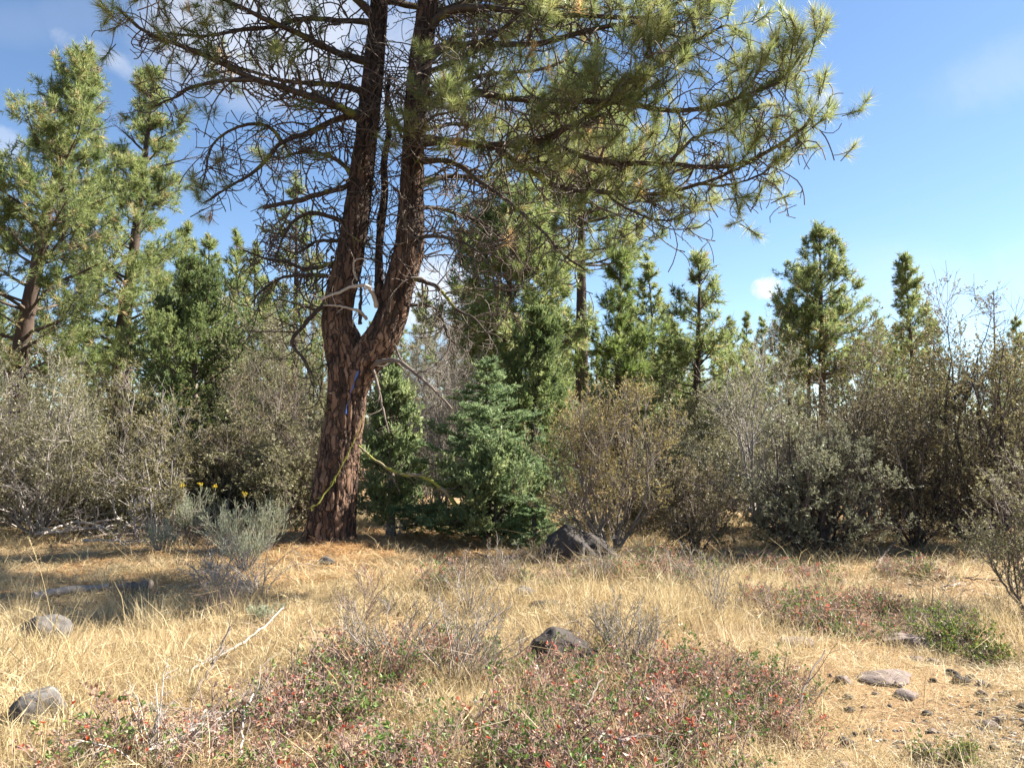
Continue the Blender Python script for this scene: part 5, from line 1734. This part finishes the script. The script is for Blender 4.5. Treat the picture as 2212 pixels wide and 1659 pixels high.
def tuft_source(name, n, h, rad, lean, seed, w=0.003, flat=0.2, bendk=0.6):
    """one tuft of dry blades"""
    rng = np.random.default_rng(seed)
    az = rng.random(n) * 6.283
    rr = rad * np.sqrt(rng.random(n))
    b = np.stack([np.cos(az) * rr, np.sin(az) * rr, np.full(n, -0.02)], 1)
    ln = np.where(rng.random(n) < flat, 2.4, lean * (0.3 + rng.random(n)))
    az2 = az + rng.normal(0, 0.9, n)
    hh = h * (0.45 + 0.75 * rng.random(n) ** 1.2)
    d = unit(np.stack([np.cos(az2) * ln, np.sin(az2) * ln, np.ones(n)], 1))
    bend = np.stack([d[:, 0] * 0.9, d[:, 1] * 0.9, np.full(n, -0.45)], 1) * (bendk * rng.random((n, 1)) * 1.6)
    sd = unit(np.cross(d, np.array([0, 0, 1.0])) + rng.normal(0, 0.5, (n, 3)))
    ww = (w * (0.6 + 0.8 * rng.random(n)))[:, None] * 0.5
    m = b + d * (hh * 0.55)[:, None]
    t = m + (d + bend) * (hh * 0.45)[:, None]
    t[:, 2] = np.maximum(t[:, 2], 0.012)
    V = np.stack([b - sd * ww, b + sd * ww, m + sd * ww * 0.85, m - sd * ww * 0.85, t], 1)
    k = np.arange(n)[:, None] * 5
    a = Acc()
    at = np.clip(0.15 + 0.6 * rng.random() + rng.normal(0, 0.2, n), 0, 1)
    a.add(V.reshape(-1, 3), k + np.array([[0, 1, 2, 3]]), np.repeat(at, 5))
    a.f.append((k + np.array([[3, 2, 4]]), 0, False))
    return bpy.data.objects.new(name, a.mesh(name, ['dry_grass']))


def litter_source(name, n, rad, seed, L=(0.06, 0.17), w=0.0032, mat='needle_litter'):
    rng = np.random.default_rng(seed)
    az = rng.random(n) * 6.283
    rr = rad * np.sqrt(rng.random(n))
    p = np.stack([np.cos(az) * rr, np.sin(az) * rr, 0.003 + 0.035 * rng.random(n) ** 2], 1)
    a2 = rng.random(n) * 6.283
    d = unit(np.stack([np.cos(a2), np.sin(a2), 0.28 * rng.normal(size=n)], 1))
    sd = unit(np.cross(d, np.array([0, 0, 1.0])) + np.array([0, 0, 0.5]) * rng.normal(size=(n, 1)))
    Ln = (L[0] + (L[1] - L[0]) * rng.random(n))[:, None]
    V = np.stack([p + sd * w, p + d * Ln, p - sd * w], 1)
    V[..., 2] = np.maximum(V[..., 2], 0.002)
    a = Acc()
    a.add(V.reshape(-1, 3), np.arange(n * 3).reshape(n, 3), np.repeat(rng.random(n), 3))
    return bpy.data.objects.new(name, a.mesh(name, [mat]))


def instance_field(name, label, cat, x, y, scl, idx, sources, rng):
    """countless tufts: one object whose points carry the tufts"""
    coll = bpy.data.collections.new(name + '_source')
    for o in sources:
        coll.objects.link(o)
    n = len(x)
    me = bpy.data.meshes.new(name)
    me.vertices.add(n)
    me.vertices.foreach_set('co', np.stack([x, y, gz(x, y)], 1).astype(np.float32).ravel())
    a = me.attributes.new('idx', 'INT', 'POINT')
    a.data.foreach_set('value', idx.astype(np.int32))
    a = me.attributes.new('rot', 'FLOAT_VECTOR', 'POINT')
    rot = np.stack([rng.normal(0, 0.12, n), rng.normal(0, 0.12, n), rng.random(n) * 6.283], 1)
    a.data.foreach_set('vector', rot.astype(np.float32).ravel())
    a = me.attributes.new('scl', 'FLOAT_VECTOR', 'POINT')
    a.data.foreach_set('vector', scl.astype(np.float32).ravel())
    o = bpy.data.objects.new(name, me)
    link(o)
    tag(o, label, cat, None, 'stuff')
    ng = bpy.data.node_groups.new(name, 'GeometryNodeTree')
    ng.interface.new_socket('Geometry', in_out='INPUT', socket_type='NodeSocketGeometry')
    ng.interface.new_socket('Geometry', in_out='OUTPUT', socket_type='NodeSocketGeometry')
    N, Lk = ng.nodes, ng.links
    gi, go = N.new('NodeGroupInput'), N.new('NodeGroupOutput')
    ci = N.new('GeometryNodeCollectionInfo')
    ci.inputs['Collection'].default_value = coll
    ci.inputs['Separate Children'].default_value = True
    ci.inputs['Reset Children'].default_value = True
    ip = N.new('GeometryNodeInstanceOnPoints')
    ip.inputs['Pick Instance'].default_value = True
    Lk.new(gi.outputs[0], ip.inputs['Points'])
    Lk.new(ci.outputs[0], ip.inputs['Instance'])
    for key, typ, sock in (('idx', 'INT', 'Instance Index'), ('rot', 'FLOAT_VECTOR', 'Rotation'), ('scl', 'FLOAT_VECTOR', 'Scale')):
        na = N.new('GeometryNodeInputNamedAttribute')
        na.data_type = typ
        na.inputs['Name'].default_value = key
        Lk.new(na.outputs['Attribute'], ip.inputs[sock])
    Lk.new(ip.outputs[0], go.inputs[0])
    o.modifiers.new('scatter', 'NODES').node_group = ng
    return o


def grass():
    rng = np.random.default_rng(21)
    src = []
    for k in range(6):
        src.append(tuft_source('tuft', 26, 0.19, 0.09, 0.7, 1000 + k, 0.0042))
    for k in range(4):
        src.append(tuft_source('tuft', 16, 0.34, 0.07, 0.45, 1010 + k, 0.0038, 0.05, 0.8))
    for k in range(4):
        src.append(tuft_source('tuft', 24, 0.20, 0.14, 2.4, 1020 + k, 0.0042, 0.6))
    for k in range(4):
        src.append(tuft_source('tuft', 7, 0.50, 0.05, 0.7, 1030 + k, 0.0036, 0.0, 1.3))
    for k, o in enumerate(src):
        o.name = 'tuft_%02d' % k
    x, y = scatter(26000, rng, 2.3, 17.5, 1.2)
    f = fbm(x * 0.9, y * 0.9, x * 0, 44, 3)
    dn = 0.05 + 1.05 * f
    dn += 0.5 * blob(x, y, 1180, 1300, 2.6, 1.4) + 0.5 * blob(x, y, 250, 1450, 1.6, 1.5) + 0.3 * blob(x, y, 1650, 1300, 1.2, 0.8)
    dn -= 0.50 * blob(x, y, 2020, 1250, 2.2, 1.1) + 0.40 * blob(x, y, 2120, 1560, 1.1, 1.2) + -0.25 * blob(x, y, 1200, 1600, 1.6, 0.7) + 0.45 * blob(x, y, 760, 1190, 1.6, 0.8) + 0.5 * blob(x, y, 900, 1170, 2.0, 0.6)
    k = rng.random(len(x)) < np.clip(dn, 0.05, 1)
    x, y, f = x[k], y[k], f[k]
    n = len(x)
    typ = rng.random(n)
    tall = fbm(x * 0.6 + 9, y * 0.6, x * 0, 61, 2)
    idx = np.where(typ < 0.42, rng.integers(0, 6, n), np.where(typ < 0.42 + 0.30 * np.clip((tall - 0.35) * 3.5, 0, 1), rng.integers(6, 10, n), rng.integers(10, 14, n)))
    idx = np.where(rng.random(n) < 0.11, rng.integers(14, 18, n), idx)
    sc = (0.55 + 0.65 * rng.random(n)) * (0.65 + 0.7 * fbm(x * 0.7, y * 0.7, x * 0, 7, 2))
    sc *= 1 - 0.35 * np.clip(blob(x, y, 2120, 1560, 1.2, 1.4) + blob(x, y, 760, 1200, 1.6, 0.9), 0, 1)
    wid = sc * np.where(y > 9, 1.35, 1.0)
    instance_field('dry_grass', 'golden dry grass covering the meadow', 'grass', x, y, np.stack([wid, wid, sc], 1), idx, src, rng)


def litter():
    rng = np.random.default_rng(22)
    src = [litter_source('straw_%d' % k, 110, 0.22, 1150 + k, (0.03, 0.12), 0.0012, 'dry_grass') for k in range(4)]
    src += [litter_source('straw_%d' % k, 90, 0.22, 1150 + k, (0.05, 0.15), 0.0026, 'dry_grass') for k in range(4, 8)]
    x, y = scatter(4200, rng, 2.3, 17, 1.0)
    n = len(x)
    sc = 0.8 + 0.5 * rng.random(n)
    instance_field('straw_litter', 'layer of broken straw lying under the dry grass', 'litter', x, y, np.stack([sc, sc, np.ones(n)], 1), rng.integers(0, 4, n) + np.where(y > 7, 4, 0), src, rng)
    src = [litter_source('needles_%d' % k, 90, 0.22, 1100 + k, w=0.0026) for k in range(6)]
    m = 1300
    ang = rng.random(m) * 6.283
    rr = np.abs(rng.normal(0, 2.0, m))
    x = TREE[0] + 0.8 + np.cos(ang) * rr * 1.5
    y = 11.6 + np.sin(ang) * rr * 0.8
    sc = 0.8 + 0.5 * rng.random(m)
    instance_field('needle_litter', 'orange brown layer of fallen pine needles under the trees', 'litter', x, y, np.stack([sc, sc, np.ones(m)], 1), rng.integers(0, 6, m), src, rng)


grass()
litter()


def gravel():
    rng = np.random.default_rng(55)
    src = []
    for k in range(6):
        o = bpy.data.objects.new('pebble_%d' % k, rock_mesh((0.014, 0.012, 0.008), 1200 + k, 6, 0.1, small=True).mesh('pebble', [('grey_rock', 'pink_rock', 'pale_rock')[k % 3]]))
        src.append(o)
    g = G(2230, 1660)
    n = 2600
    x = g[0] + rng.normal(0, 0.42, n)
    y = g[1] + rng.normal(0, 0.40, n)
    sc = 0.35 + 0.9 * rng.random(n) ** 2
    instance_field('gravel', 'grey gravel spilling into the dry grass', 'gravel', x, y, np.stack([sc, sc, sc], 1), rng.integers(0, 6, n), src, rng)


gravel()


# tall single stalks
def stalk(label, px, py, tops, seed, r=0.0028):
    rng = np.random.default_rng(seed)
    b = at_ground(px, py)
    pts = [b] + [P(qx, qy, b[1]) for qx, qy in tops]
    c = smooth_path(np.array(pts), 22)
    a = Acc()
    tubes(a, c, np.linspace(r, r * 0.5, 22), 4, 0.6)
    root = tag(obj('grass_stalk', a, 'dry_grass'), label, 'grass stalk')
    h = Acc()
    pp, ee, _ = along(c[None], 60, 0.68, 1.0, rng)
    leaves(h, pp, unit(ee + perp(ee, rng) * 0.35), 0.018 + 0.012 * rng.random(60), 0.005, rng)
    obj('seed_head', h, 'dry_grass', root)


stalk('tall pale grass stalk with a long seed head in the shaded grass', 122, 1400, [(104, 1300), (82, 1215), (62, 1160)], 1)
stalk('tall thin grass stalk leaning beside the rough grey rock', 76, 1600, [(84, 1500), (105, 1400), (125, 1330)], 2)
stalk('arching grass stalk over the bitterbrush twigs', 830, 1470, [(795, 1400), (800, 1345), (830, 1335), (850, 1380)], 3)
stalk('bowed grass stalk at the foot of the split boulder', 1350, 1262, [(1330, 1220), (1290, 1205), (1240, 1200)], 4)
stalk('grass stalk slanting in front of the brown brush', 1000, 1290, [(1030, 1240), (1070, 1200)], 5)
stalk('pair-leaning stalk beside the thin dry weed', 700, 1420, [(690, 1360), (660, 1310), (610, 1285)], 6)
